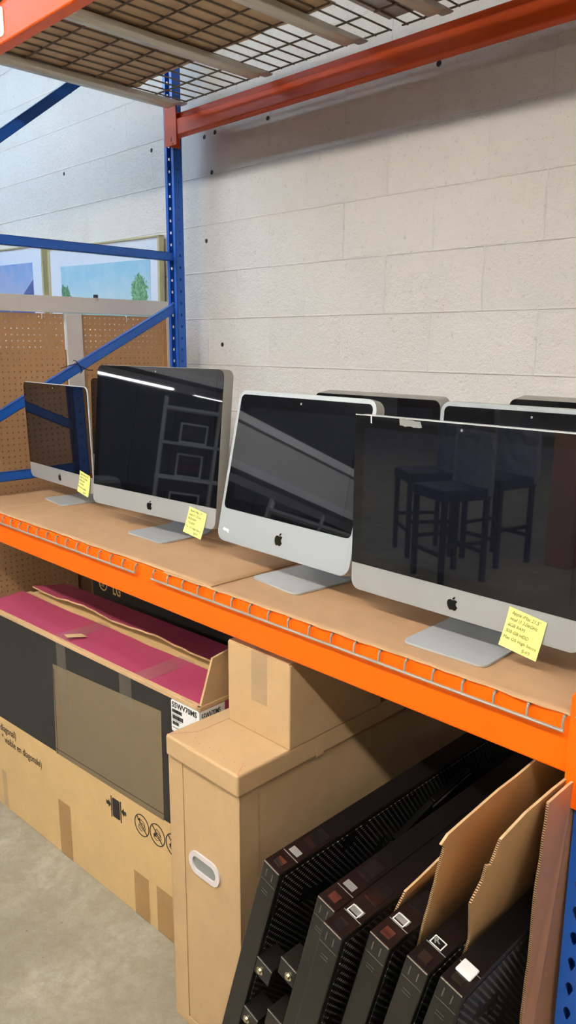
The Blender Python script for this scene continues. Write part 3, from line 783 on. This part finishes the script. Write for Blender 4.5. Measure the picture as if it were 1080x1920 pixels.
MB().box(-.02, .0, 1.03, 2.255, 0, H-1.252).build('lower_rail', M['whitewood'], part)
for yy, zz in ((1.628, H+.112), (2.05, H+.108)):
    MB().path([(.003, yy, zz+.012), (.010, yy, zz+.010), (.012, yy, zz-.004), (.008, yy, zz-.012)], .0022, 6).build('peg_hook', M['clear'], part)
clip = thing('binder_clip', 'small black clip gripping the top edge of the partition', 'clip', (-3.112, 1.89, H+.195))
MB().box(-.01, .003, -.008, .008, 0, .014).build('clip_body', M['black_side'], clip)
MB().path([(.002, -.006, .002), (.006, -.006, -.010), (.006, .006, -.010), (.002, .006, .002)], .0015, 6).build('clip_handle', M['galv'], clip)

def picture(label, x0, x1, z0, z1, art, mat_in, yaw=0, tilt_z=0):
    w = x1-x0; h = z1-z0
    t = thing('framed_picture', label, 'picture', (x0, 2.27, z0), (0, R(tilt_z), 0))
    f = .017
    fr = MB()
    fr.box(0, w, -.012, .018, 0, f); fr.box(0, w, -.012, .018, h-f*.55, h); fr.box(0, f, -.012, .018, 0, h); fr.box(w-f, w, -.012, .018, 0, h)
    fr.build('frame', M['frame_gold'], t, bevel=.002)
    MB().box(f*.6, w-f*.6, -.002, .010, f*.6, h-f*.5).build('mat', M['mat_board'], t)
    l, r_, b, tp = mat_in
    a = MB().box(0, w-l-r_, -.0035, -.002, 0, h-b-tp).build('artwork', art, t, loc=(l, 0, b))
    return t
picture('framed landscape with a green tree at its right, above the pegboard', -4.235, -3.150, H-.05, H+.523, M['paint_tree'], (.135, .088, .17, .105), tilt_z=1.2)
picture('framed blue mountain landscape at the left edge, above the pegboard', -5.35, -4.29, H-.05, H+.575, M['paint_hill'], (.12, .14, .17, .095), tilt_z=1.2)
tie = thing('cable_tie', 'black cable tie wound round the blue diagonal brace', 'cable tie', (-2.886, 1.655, H-.097))
MB().path([(-.014, -.013, .026), (.004, -.012, .024), (.007, .004, .0), (.006, .012, -.018), (-.01, .014, -.026)], .0022, 6).build('strap', M['black_side'], tie)
MB().path([(.006, -.006, .015), (.02, -.03, .012), (.022, -.065, .004), (.014, -.09, -.004)], .0018, 6).build('tail', M['black_side'], tie)
MB().path([(.006, .0, .006), (.022, .03, -.012), (.02, .055, -.014)], .0018, 6).build('tail', M['black_side'], tie)

# ---------------------------------------------------------------- television carton
TVX, TVY, TVA = -1.487, 1.155, R(2.5)
tv = thing('television_carton', 'big cardboard television carton with black print and open magenta top', 'cardboard box', (TVX, TVY, 0), (0, 0, TVA))
TL_, TH, TD = 1.21, .812, .335
MB().box(-TL_, 0, 0, TD, 0, TH-.004).build('carton_body', M['kraft_tv'], tv, bevel=.004)
e = .0006
MB().prism([(-TL_+.001, .383), (0, .405), (0, TH-.012), (-TL_+.001, TH-.012)], 'y', -e, 0).build('black_print', M['darkprint'], tv)
MB().prism([(-.752, .388), (-.168, .399), (-.165, .744), (-.737, .715)], 'y', -2*e, -e*.9).build('picture_print', M['picprint'], tv)
ln = MB(); ln.prism([(-.752, .407), (-.168, .421), (-.168, .419), (-.752, .405)], 'y', -3*e, -1.9*e); ln.prism([(-.742,.388),(-.740,.388),(-.732,.70),(-.734,.70)], 'y', -3*e, -1.9*e)
ln.build('print_lines', M['ink'], tv)
MB().box(-e, e, .002, TD-.002, .40, TH-.012).build('magenta_side_print', M['magenta'], tv)
# exposed board edge round the rim
MB().box(-TL_, .002, -.002, .010, TH-.012, TH).build('front_rim', M['kraft_edge'], tv, bevel=.001)
MB().box(-.010, .003, -.002, TD, TH-.012, TH).build('side_rim', M['kraft_edge'], tv, bevel=.001)
# long front flap lying nearly closed
def flap(name, y0, z0, y1, z1, x0, x1, th, mats, wav=0, seedv=0, parent=tv):
    mb = MB(); n = 30; rn = random.Random(seedv); top = []; 
    for k in range(n+1):
        x = x0+(x1-x0)*k/n; dy = rn.uniform(-wav, wav); dz = wav*1.5*math.sin(k*.5+seedv)
        top.append(((x, y0, z0), (x, y1+dy, z1+dz)))
    vs = []
    for a, b in top: vs += [a, b, (b[0], b[1], b[2]-th), (a[0], a[1], a[2]-th)]
    fs = []; mi = []
    for k in range(n):
        o = 4*k
        fs += [(o, o+4, o+5, o+1), (o+1, o+5, o+6, o+2), (o+2, o+6, o+7, o+3), (o+3, o+7, o+4, o)]; mi += [0, 1, 1, 1]
    fs += [(0,1,2,3), (4*n, 4*n+3, 4*n+2, 4*n+1)]; mi += [1, 1]
    mb.v = vs; mb.f = fs; mb.mi = mi
    return mb.build(name, mats, parent)
flap('front_flap', .010, TH+.002, .158, TH+.010, -TL_+.004, -.012, .005, [M['magenta'], M['kraft_edge']], .001, 1)
MB().box(-TL_+.004, -.012, .150, .19, TH-.002, TH+.003).build('inner_flap', M['kraft_tv'], tv)
flap('rear_flap', TD-.002, TH+.004, .186, TH+.030, -TL_+.03, -.16, .006, [M['magenta'], M['kraft_edge']], .0035, 3)
MB().prism([(.004, TH-.004), (.05, TH+.122), (.16, TH+.135), (TD-.01, TH-.004)], 'x', -.008, -.001).build('end_flap', M['kraft_box'], tv)
for (x, w_, zt_, zb_, m) in ((-.68, .055, TH-.012, .585, 'tape'), (-.33, .06, TH-.012, .70, 'tape'), (-.72, .075, .212, .003, 'tape_brown'), (-.29, .073, .157, .003, 'tape_brown'), (-.177, .074, .16, .003, 'tape_brown')):
    MB().box(x-w_/2, x+w_/2, -.0022, -.0017, zb_, zt_).build('tape_strip', M[m], tv)
for x in (-.68, -.25):
    MB().box(x-.032, x+.032, .0, .17, TH+.0085, TH+.0115).build('tape_strip', M['tape'], tv)
MB().box(-1.162, -1.13, -.0022, -.0015, .01, .16).build('tape_strip', M['tape'], tv)
MB().prism([(-.69, .02), (-.66, .012), (-.62, .06), (-.655, .062)], 'z', TH+.0125, TH+.0135).build('torn_sticker', M['kraft_edge'], tv)
# writing and handling marks
text_mesh('diagonal)', .041, M['ink'], 'printed_text', tv, (-1.150, -.001, .330), (R(90), 0, 0), sx=.80)
text_mesh('" visible en diagonale)', .041, M['ink'], 'printed_text', tv, (-1.142, -.001, .286), (R(90), 0, 0), sx=.80)
text_mesh('F', .032, M['ink'], 'printed_text', tv, (-.130, -.001, .098), (R(90), 0, 0))
text_mesh('A', .032, M['ink'], 'printed_text', tv, (-.130, -.001, .060), (R(90), 0, 0))
ic = MB()
for s in (-1, 1):
    cx = -.41
    ic.box(cx+s*.025-.002, cx+s*.025+.002, -.0012, -.0002, .290, .364)
    ic.prism([(cx+s*.028, .332), (cx+s*.040, .346), (cx+s*.040, .338), (cx+s*.052, .338), (cx+s*.052, .326), (cx+s*.040, .326), (cx+s*.040, .318)], 'y', -.0012, -.0002)
ic.prism(rr(.038, .066, .005, 3, -.41, .328), 'y', -.0012, -.0002)
ic.build('crush_mark', M['ink'], tv)
def forbid(cx, cz, r, kind):
    mb = MB(); n = 28
    for k in range(n):
        a, b = 2*math.pi*k/n, 2*math.pi*(k+1)/n
        mb.prism([(cx+r*math.cos(a), cz+r*math.sin(a)), (cx+r*math.cos(b), cz+r*math.sin(b)), (cx+(r-.003)*math.cos(b), cz+(r-.003)*math.sin(b)), (cx+(r-.003)*math.cos(a), cz+(r-.003)*math.sin(a))], 'y', -.0012, -.0002)
    d = r*.707
    mb.prism([(cx-d-.001, cz+d-.001), (cx-d+.001, cz+d+.001), (cx+d+.001, cz-d+.001), (cx+d-.001, cz-d-.001)], 'y', -.0012, -.0002)
    def outline(pts, w=.0012):
        for a, b in zip(pts, pts[1:]+pts[:1]):
            dx, dz = b[0]-a[0], b[1]-a[1]; L = math.hypot(dx, dz) or 1; nx_, nz_ = -dz/L*w/2, dx/L*w/2
            mb.prism([(cx+a[0]+nx_, cz+a[1]+nz_), (cx+b[0]+nx_, cz+b[1]+nz_), (cx+b[0]-nx_, cz+b[1]-nz_), (cx+a[0]-nx_, cz+a[1]-nz_)], 'y', -.0011, -.0002)
    outline([(-.018, -.012), (-.002, -.02), (.018, -.008), (.012, .012), (-.004, .018), (-.012, .004)])
    outline([(-.012, -.004), (.004, -.012), (.014, .002), (.0, .008)])
    if kind == 0: mb.prism([(cx-.022, cz+.012), (cx-.008, cz+.022), (cx-.010, cz+.010)], 'y', -.0012, -.0002)
    else: mb.prism([(cx-.020, cz-.004), (cx-.006, cz+.004), (cx-.004, cz-.008), (cx-.014, cz-.010)], 'y', -.0012, -.0002)
    mb.build('handling_mark', M['ink'], tv)
forbid(-.278, .332, .036, 0); forbid(-.203, .335, .036, 1); forbid(-.128, .337, .036, 1)
# barcode label wrapped over the corner
lb = MB().prism(rr(.118, .094, .006, 4, -.059, .752), 'y', -.0016, -.0008).build('front_label', M['white_label'], tv)
text_mesh('55WV70MS', .0225, M['ink'], 'label_text', lb, (-.114, -.0022, .778), (R(90), 0, 0), sx=.95, bold=.0005)
def bars(mb, x0, x1, z0, z1, y, nrm='y', seedv=1):
    rn = random.Random(seedv); x = x0
    while x < x1:
        w_ = rn.choice((.0005, .0008, .0013)); 
        if nrm == 'y': mb.box(x, min(x1, x+w_), y-.0004, y, z0, z1)
        else: mb.box(y, y+.0004, x, min(x1, x+w_), z0, z1)
        x += w_+rn.choice((.0005, .0009))
bm_ = MB()
bars(bm_, -.113, -.072, .762, .772, -.0018, seedv=1); bars(bm_, -.113, -.068, .743, .755, -.0018, seedv=2); bars(bm_, -.113, -.086, .726, .736, -.0018, seedv=3)
bm_.box(-.036, -.020, -.0022, -.0018, .733, .753); bm_.box(-.113, -.06, -.0022, -.0018, .717, .7185); bm_.box(-.113, -.08, -.0022, -.0018, .7575, .7585); bm_.box(-.113, -.075, -.0022, -.0018, .739, .740)
bm_.build('barcode', M['ink'], lb)
ls = MB().box(.0008, .0016, .0, .088, .700, TH-.014).build('side_label', M['white_label'], tv)
text_mesh('55WV70MS', .0225, M['ink'], 'label_text', ls, (.0022, .004, .774), (R(90), 0, R(90)), sx=.62, bold=.0004)
bm_ = MB(); bars(bm_, .008, .052, .755, .769, .0018, 'x', 4); bars(bm_, .008, .078, .731, .748, .0018, 'x', 5); bm_.box(.0018, .0022, .064, .072, .760, .768)
bm_.build('barcode', M['ink'], ls)
rg = MB(); n = 24
for (ro, ri) in ((.044, .040), (.026, .022), (.008, .0)):
    for k in range(n):
        a, b = 2*math.pi*k/n, 2*math.pi*(k+1)/n
        rg.prism([(.142+ro*math.cos(a), .735+ro*math.sin(a)), (.142+ro*math.cos(b), .735+ro*math.sin(b)), (.142+ri*math.cos(b), .735+ri*math.sin(b)), (.142+ri*math.cos(a), .735+ri*math.sin(a))], 'x', .0006, .0012)
rg.build('round_emblem', M['creamink'], tv)

# dark carton behind it with gold lettering
dk = thing('dark_carton', 'dark carton with gold lettering standing behind the magenta topped carton', 'cardboard box', (-2.2, 1.66, 0))
MB().box(-.672, .55, 0, .22, 0, .90).build('carton_body', M['darkprint'], dk, bevel=.004)
text_mesh('LG', .068, M['goldink'], 'printed_text', dk, (-.51, -.002, .716), (R(90), 0, 0), sx=.75, bold=.001)
rg = MB(); n = 28
for k in range(n):
    a, b = 2*math.pi*k/n, 2*math.pi*(k+1)/n
    ro, ri = .032, .027
    rg.prism([(-.585+ro*math.cos(a), .745+ro*math.sin(a)), (-.585+ro*math.cos(b), .745+ro*math.sin(b)), (-.585+ri*math.cos(b), .745+ri*math.sin(b)), (-.585+ri*math.cos(a), .745+ri*math.sin(a))], 'y', -.002, 0)
rg.build('round_emblem', M['goldink'], dk)
text_mesh('LG', .034, M['goldink'], 'printed_text', dk, (-.605, -.002, .732), (R(90), 0, 0), sx=.7)

# ---------------------------------------------------------------- tall lidded carton and small carton
tb = thing('tall_carton', 'tall narrow lidded carton with a plastic hand hole, beside the black monitors', 'cardboard box', (-1.165, 1.012, 0))
MB().box(-.262, 0, 0, 1.08, 0, .80).build('carton_body', M['kraft_box'], tb, bevel=.004)
cg = MB()
cg.box(-.2645, -.208, -.0025, 0, .0, .765); cg.box(-.2645, -.262, -.0025, .06, .0, .765)
cg.build('corner_guard', M['kraft_box'], tb, bevel=.001)
cg = MB()
cg.box(-.062, .0025, -.0025, 0, .0, .765); cg.box(0, .0025, -.0025, .055, .0, .765)
cg.build('corner_guard', M['kraft_box'], tb, bevel=.001)
MB().box(-.208, -.062, -.0035, -.0005, 0, .028).build('bottom_flap', M['kraft_box'], tb, bevel=.001)
lid = MB()
lid.box(-.255, .012, -.016, 1.09, .768, .822)
lo = lid.build('lid', M['kraft_box'], tb, bevel=.006, seg=3)
cr = MB()
for a, b in (((-.195, .045), (-.195, .14)), ((-.195, .045), (-.19, .14)), ((.0, -.004), (-.02, .03))):
    pass
cr.box(-.208, -.206, .048, .9, .8222, .8226); cr.prism([(.006, -.012), (.0075, -.011), (-.0215, .034), (-.023, .033)], 'z', .8222, .8226)
cr.prism([(-.252, -.012), (-.250, -.013), (-.206, .047), (-.208, .048)], 'z', .8222, .8226)
for k in range(9): cr.tube((-.22+.03*k, .02+.006*math.sin(k*2.1), .8221), (-.22+.03*k, .02+.006*math.sin(k*2.1), .8227), .0014, 6)
cr.build('lid_crease', M['kraft_rust'], lo)
MB().box(.0123, .0132, .235, .262, .7675, .8215).build('tape_strip', M['kraft_edge'], lo)
# plastic hand-hole
hh = MB(); cx, cz = -.130, .510
o_ = rr(.116, .062, .030, 8, cx, cz); i_ = rr(.088, .036, .0175, 8, cx, cz)
hh.loft([[(p[0], -.0005, p[1]) for p in o_], [(p[0], -.005, p[1]) for p in o_], [(p[0], -.005, p[1]) for p in i_], [(p[0], .018, p[1]) for p in i_]], caps=(False, False))
ho = hh.build('hand_hole_ring', M['clear'], tb, smooth=True)
MB().prism(i_, 'y', -.0012, -.0006).build('hand_hole_insert', M['graypatch'], ho)

sb = thing('small_carton', 'small plain cardboard box on top of the tall lidded carton', 'cardboard box', (-1.260, 1.155, .8225), (0,0,R(.0)))
MB().box(-.109, .109, 0, .34, 0, .212).build('carton_body', M['kraft_box'], sb, bevel=.003)
MB().prism([(-.106, .002), (-.106, .33), (.106, .335), (.106, -.001)], 'z', .2125, .2145).build('top_flap', M['kraft_edge'], sb)
MB().box(-.022, .033, -.0012, -.0005, .085, .212).build('tape_strip', M['tape'], sb)
MB().box(-.022, .033, -.0012, .08, .2146, .2152).build('tape_strip', M['tape'], sb)

# ---------------------------------------------------------------- leaning display panels
PT = .0435
def make_panel(label, TLx, TLy, TLz, lean, spacers=0, sticker=None, grip=False, ph=None, yaw=0):
    a = R(lean); hh = ph or ((TLz+H-PT*math.sin(a))/math.cos(a))-.0005
    # local frame: x = thickness (towards the grille), y = length away from the camera, z = up along the panel
    t = thing('display_panel', label, 'monitor')
    base = Vector((TLx, TLy, TLz+H)) - Vector((math.sin(a), 0, math.cos(a)))*hh
    t.matrix_world = Matrix.Translation(base) @ Matrix.Rotation(R(yaw), 4, 'Z') @ Matrix.Rotation(a, 4, 'Y')
    L = 1.21; w = PT
    MB().box(0, w, 0, L, 0, hh, ).build('casing', M['panel_edge'], t, bevel=.0025)
    cap = MB().box(.001, w-.001, .002, L-.002, hh-.001, hh+.0012).build('top_edge', M['panel_top'], t, bevel=.0006)
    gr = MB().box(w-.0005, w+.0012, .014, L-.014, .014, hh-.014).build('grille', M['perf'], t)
    s = MB()
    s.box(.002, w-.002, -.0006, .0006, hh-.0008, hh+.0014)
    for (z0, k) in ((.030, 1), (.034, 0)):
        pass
    s.build('edge_highlight', M['glintline'], t)  # bright strip stands in for the glint along the top edge
    MB().box(.004, w-.001, .048, .0495, hh+.0012, hh+.0016).build('casing_seam', M['graypatch'], t)
    sn = MB()
    sn.box(.003, w-.002, -.0006, .0002, hh-.0405, hh-.0395)
    sn.box(.012, .028, -.0006, .0002, hh-.0625, hh-.0618); sn.box(.012, .028, -.0006, .0002, hh-.0695, hh-.0688)
    sn.box(.012, .014, -.0006, .0002, hh-.03, hh-.012); sn.box(.028, .030, -.0006, .0002, hh-.03, hh-.012)
    sn.build('casing_seam', M['seam'], t)
    g = MB(); g.box(.012, .031, .012, .032, hh+.0012, hh+.0020)
    g.build('port_cover', M['glosspatch'], t)
    if sticker == 'gloss' or sticker == 'both':
        MB().box(.008, .036, .098, .150, hh+.0012, hh+.0019).build('clear_window', M['glosspatch'], t)
        MB().box(.010, .033, .056, .072, hh+.0012, hh+.0019).build('grey_tab', M['graypatch'], t)
    if sticker in ('mark', 'both'):
        st = MB(); y0, y1, x0, x1 = .050, .070, .008, .031
        for b in ((x0, x1, y0, y0+.0018), (x0, x1, y1-.0018, y1), (x0, x0+.0018, y0, y1), (x1-.0018, x1, y0, y1)):
            st.box(b[0], b[1], b[2], b[3], hh+.0019, hh+.0026)
        so = st.build('square_mark', M['white_label'], t)
        text_mesh('R', .016, M['graypatch'], 'mark_symbol', so, (.0145, .0545, hh+.0026), (0, 0, R(35)), bold=.0006)
    if sticker == 'foam':
        MB().box(.008, .036, .028, .056, hh+.0012, hh+.006).build('foam_pad', M['white_label'], t, bevel=.002)
    if spacers:
        for v in ((.245, .395) if spacers > 0 else (.225, .375)):
            x0, x1 = (w, w+.042) if spacers > 0 else (-.042, 0)
            b = MB().box(x0, x1, .001, .052, hh-v-.022, hh-v+.022).build('spacer_block', M['panel_edge'], t, bevel=.0015)
            MB().box(x0, x1, .0, .0012, hh-v+.0205, hh-v+.0222).build('block_edge_glint', M['glintline'], b)  # bright strip stands in for a glint on the block
            cxx = (x0+x1)/2-.006*spacers
            MB().tube((cxx, -.001, hh-v-.004), (cxx, .002, hh-v-.004), .0085, 16).build('washer', M['steel'], b)
            MB().tube((cxx, -.005, hh-v-.004), (cxx, .0, hh-v-.004), .0048, 6).build('bolt', M['steel'], b)
        # side rail joining the blocks
        x0, x1 = (w, w+.018) if spacers > 0 else (-.018, 0)
        MB().box(x0, x1, .012, .05, hh-.8 if hh > .85 else .02, hh-.45).build('rail', M['panel_edge'], t, bevel=.001)
    if grip:
        # raised ribbed bar across the rear face
        gb = MB()
        def P(y, z): return (y, z)
        seg = [((.30, hh-.33), (.40, hh-.15)), ((.40, hh-.15), (.52, hh-.10)), ((.52, hh-.10), (.66, hh-.07))]
        for (p, q) in seg:
            d = Vector((q[0]-p[0], q[1]-p[1])).normalized(); nn = Vector((-d.y, d.x))*.016
            poly = [(p[0]+nn.x, p[1]+nn.y), (q[0]+nn.x, q[1]+nn.y), (q[0]-nn.x, q[1]-nn.y), (p[0]-nn.x, p[1]-nn.y)]
            gb.prism(poly, 'x', w+.001, w+.016)
        go = gb.build('rear_bar', M['black_side'], t, bevel=.002)
        for (p, q, c) in ((seg[0][0], seg[0][1], 14), (seg[2][0], seg[2][1], 9)):
            for k in range(c):
                f = (k+.5)/c; y = p[0]+(q[0]-p[0])*f; z = p[1]+(q[1]-p[1])*f
                MB().box(w+.016, w+.0185, y-.012, y+.012, z-.0028, z+.0028).build('rib', M['seam'], go)
    return t
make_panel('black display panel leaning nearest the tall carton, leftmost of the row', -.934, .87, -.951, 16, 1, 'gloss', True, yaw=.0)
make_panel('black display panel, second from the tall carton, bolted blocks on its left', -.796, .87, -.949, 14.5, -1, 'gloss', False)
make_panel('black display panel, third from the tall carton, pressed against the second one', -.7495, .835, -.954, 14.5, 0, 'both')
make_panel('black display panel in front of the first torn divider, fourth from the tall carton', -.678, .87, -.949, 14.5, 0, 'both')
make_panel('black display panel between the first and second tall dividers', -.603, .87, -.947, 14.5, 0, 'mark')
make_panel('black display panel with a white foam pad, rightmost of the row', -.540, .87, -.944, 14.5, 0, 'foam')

# cardboard dividers: outline in the (y, z) plane leaning like the panels
def divider(label, x0, slope, zr, outline, mat, th=.0045, bend=0):
    """x = x0 + slope*(z - zr) + bend"""
    mb = MB(); vs = []; n = len(outline)
    for dx in (0, th):
        for (y, z) in outline:
            vs.append((x0+slope*(z-zr)+dx+bend*math.sin((z-zr)*9), y, z+H))
    mb.v = []; mb.add(vs[:n], [tuple(range(n-1,-1,-1))], 0); mb.add(vs[n:], [tuple(range(n))], 0)
    for i in range(n):
        a_, b_ = outline[i], outline[(i+1)%n]
        mb.f.append((i, (i+1)%n, n+(i+1)%n, n+i)); mb.mi.append(1 if abs(b_[1]-a_[1]) > 1.3*abs(b_[0]-a_[0]) else 2)
    o = mb.build('cardboard_divider', [mat, M['flute'], M['kraft_edge']])
    return tag(o, label, 'cardboard sheet', None)
def wavy(a, b, n, amp, sd):
    rn = random.Random(sd)
    return [(a[0]+(b[0]-a[0])*k/n+rn.uniform(-amp, amp), a[1]+(b[1]-a[1])*k/n) for k in range(n)]
divider('torn brown cardboard divider standing after the fourth black panel, leftmost tall one', -.628, .262, -.95,
        [(1.9, -1.7), (.99, -1.7)] + wavy((.985, -1.2), (.925, -.79), 14, .0015, 1) + [(.921, -.765), (.905, -.752), (.918, -.738), (.99, -.730), (1.06, -.722), (1.12, -.722), (1.19, -.716), (1.25, -.713), (1.32, -.73), (1.9, -.78)], M['kraft_div'])
divider('brown cardboard divider with a folded torn corner, middle of the tall dividers', -.555, .262, -.95,
        [(1.9, -1.7), (.99, -1.7)] + wavy((.99, -1.2), (.972, -.95), 8, .0015, 2) + wavy((.972, -.95), (.915, -.835), 4, .001, 3) + [(.912, -.83), (.925, -.79), (.918, -.755), (.935, -.765), (.935, -.716), (1.0, -.700), (1.09, -.698), (1.25, -.705), (1.9, -.74)], M['kraft_div'])
divider('reddish cardboard divider against the blue right post, nearest the picture edge', -.485, .02, -.93,
        [(1.9, -1.7), (1.05, -1.7)] + wavy((1.05, -1.5), (1.05, -1.0), 14, .002, 5) + wavy((1.05, -1.0), (1.04, -.86), 4, .002, 6) + wavy((1.04, -.86), (1.05, -.705), 5, .002, 7) + [(1.05, -.700), (1.12, -.699), (1.14, -.70), (1.9, -.73)], M['kraft_rust'], bend=.003)
divider('short torn cardboard scrap wedged behind the third black panel', -.690, .262, -.95,
        [(1.5, -1.6), (.95, -1.6), (.955, -1.0), (.965, -.962), (.975, -.935), (1.02, -.928), (1.08, -.915), (1.5, -.925)], M['kraft_div'])

# ---------------------------------------------------------------- the shop behind the camera (seen in the screens)
strip_light('added strip light that brightens the boxed-in soffit', -7.4, -5.2, H+2.3, 5.0, 'y', M['added_soffit_lamp'], .14)  # added lamp, lifts the soffit's reflection in the screen
def bar_stool(label, x, y, rz):
    t = thing('bar_stool', label, 'bar stool', (x, y, 0), (0, 0, R(rz)), 'wrapped bar stools opposite the rack')
    for sx in (-1, 1):
        for sy in (-1, 1):
            MB().box(sx*.19-.018, sx*.19+.018, sy*.19-.018, sy*.19+.018, 0, .66).build('leg', M['darkwood'], t)
    rl = MB()
    for s in (-1, 1):
        rl.box(-.19, .19, s*.19-.01, s*.19+.01, .22, .25); rl.box(s*.19-.01, s*.19+.01, -.19, .19, .3, .33)
    rl.build('foot_rail', M['darkwood'], t)
    MB().box(-.22, .22, -.22, .22, .65, .74).build('seat', M['navy'], t, bevel=.02, seg=3)
    MB().box(-.21, .21, .17, .22, .72, 1.12).build('backrest', M['navy'], t, bevel=.02, seg=3)
    wr = MB(); rn = random.Random(int(x*100)); n = 18; loops = []
    for k in range(7):
        f = k/6; z = .68+.47*f; loops.append([((.225+rn.uniform(0, .02))*math.cos(2*math.pi*i/n)*1.05, .195+(.05+rn.uniform(0, .02))*math.sin(2*math.pi*i/n), z) for i in range(n)])
    wr.loft(loops, (False, True)); wr.build('plastic_cover', M['wrap'], t)
    return t
bar_stool('dark bar stool with navy wrapped back, nearest the camera of the three', -3.35, -2.45, 200)
bar_stool('dark bar stool with navy wrapped back, middle of the three', -3.98, -2.95, 215)
bar_stool('dark bar stool with navy wrapped back, beside the brown board', -3.4, -3.2, 190)
bc = thing('brown_bookcase', 'brown wooden bookcase end standing behind the bar stools', 'bookcase', (-2.92, -3.5, 0))
MB().box(-.11, .11, -.12, .12, 0, 1.7).build('carcass', M['brownwood'], bc, bevel=.005)
br = thing('stock_shelf', 'white shelf unit with small framed goods across the aisle', 'shelf unit', (-6.1, -3.4, 0), (0,0,R(135)))
for k in range(5): MB().box(-.62, .62, -.2, .2, .35+.38*k, .38+.38*k).build('shelf_board', M['fixture'], br)
for s in (-.6, 0, .6): MB().box(s-.015, s+.015, -.2, .2, 0, 2.0).build('side_panel', M['fixture'], br)
rn = random.Random(3)
for k in range(4):
    for j in range(2):
        x = -.3+j*.6+rn.uniform(-.05, .05); w_ = rn.uniform(.1, .17); h_ = rn.uniform(.14, .28); z = .381+.38*k
        a = R(135); wx = -6.1+x*math.cos(a); wy = -3.4+x*math.sin(a)
        g = thing('framed_tablet', 'small pale framed screen on the white shelf unit', 'picture frame', (wx, wy, z), (0, 0, a), 'framed goods on the white shelf')
        MB().box(-w_, w_, -.02, .02, 0, h_).build('frame', M['white_label'], g)
        MB().box(-w_+.02, w_-.02, -.022, -.0195, .02, h_-.02).build('panel', M['screen_in'], g)
br2 = thing('stock_shelf', 'metal shelf with blue plastic bins behind the camera', 'shelf unit', (-2.5, -3.97, 0))
for k in range(4): MB().box(-.6, .6, -.25, .25, .3+.45*k, .33+.45*k).build('shelf_board', M['galv'], br2)
for sx in (-1, 1):
    for sy in (-1, 1): MB().box(sx*.59-.012, sx*.59+.012, sy*.24-.012, sy*.24+.012, 0, 1.9).build('upright', M['galv'], br2)
for k in range(3):
    for j in range(3):
        b = MB(); x = -2.5-.38+j*.38; z = .331+.45*k; y = -3.97
        lo_ = [(x-.15, y-.2, z), (x+.15, y-.2, z), (x+.15, y+.2, z), (x-.15, y+.2, z)]
        hi_ = [(x-.17, y-.22, z+.22), (x+.17, y-.22, z+.22), (x+.17, y+.22, z+.22), (x-.17, y+.22, z+.22)]
        b.loft([lo_, hi_]); tag(b.build('storage_bin', M['bluebin'] if (k+j) % 3 else M['red']), 'plastic bin on the metal shelf behind the camera', 'storage bin', 'plastic bins behind the camera')
cb = thing('reflection_block', 'added dark block hiding the far strip lights from the middle screen', 'blocker', (-9.1, -5, 0))  # added block, shields one screen from the far lamps
MB().box(-.25, .2, -2.0, 2.0, 0, 2.31).build('carcass', M['darkprint'], cb, bevel=.005)
for k in range(5): MB().box(.2, .22, -1.98+.8*k, -1.2+.8*k, .05, 2.28).build('block_face', M['darkprint'], cb)
ac = thing('recliner_chair', 'grey green recliner chair facing the rack across the aisle', 'armchair', (-5.3, -1.6, 0), (0, 0, R(60)))
MB().box(-.35, .35, -.35, .3, .12, .48).build('seat', M['greenchair'], ac, bevel=.05, seg=3)
MB().box(-.33, .33, .22, .42, .4, 1.12).build('backrest', M['greenchair'], ac, bevel=.08, seg=4)
for s in (-1, 1): MB().box(s*.4-.07, s*.4+.07, -.35, .35, .0, .62).build('armrest', M['greenchair'], ac, bevel=.04, seg=3)

# ---------------------------------------------------------------- world, camera, view
w = bpy.data.worlds.new('world'); SC.world = w; w.use_nodes = True
w.node_tree.nodes['Background'].inputs[0].default_value = (.8, .86, 1, 1)
w.node_tree.nodes['Background'].inputs[1].default_value = .2

pit, rol, yaw = .215632952, .00427117158, .787455166
fw = Vector((-math.sin(yaw)*math.cos(pit), math.cos(yaw)*math.cos(pit), -math.sin(pit)))
r0 = fw.cross(Vector((0,0,1))).normalized(); u0 = r0.cross(fw)
rv = math.cos(rol)*r0+math.sin(rol)*u0; uv = -math.sin(rol)*r0+math.cos(rol)*u0
cam = bpy.data.cameras.new('camera'); co = bpy.data.objects.new('camera', cam); COL.objects.link(co)
mw = Matrix.Identity(4)
for i in range(3): mw[i][0] = rv[i]; mw[i][1] = uv[i]; mw[i][2] = -fw[i]
mw[0][3], mw[1][3], mw[2][3] = 0, 0, H
co.matrix_world = mw
cam.sensor_fit = 'VERTICAL'; cam.sensor_height = 36; cam.sensor_width = 36*1080/1920; cam.lens = 36*1440.52/1920
cam.clip_start = .02; cam.clip_end = 60
SC.camera = co
SC.view_settings.view_transform = 'Standard'; SC.view_settings.look = 'None'
SC.view_settings.gamma = 1; SC.view_settings.use_curve_mapping = False
SC.view_settings.exposure = 1.25
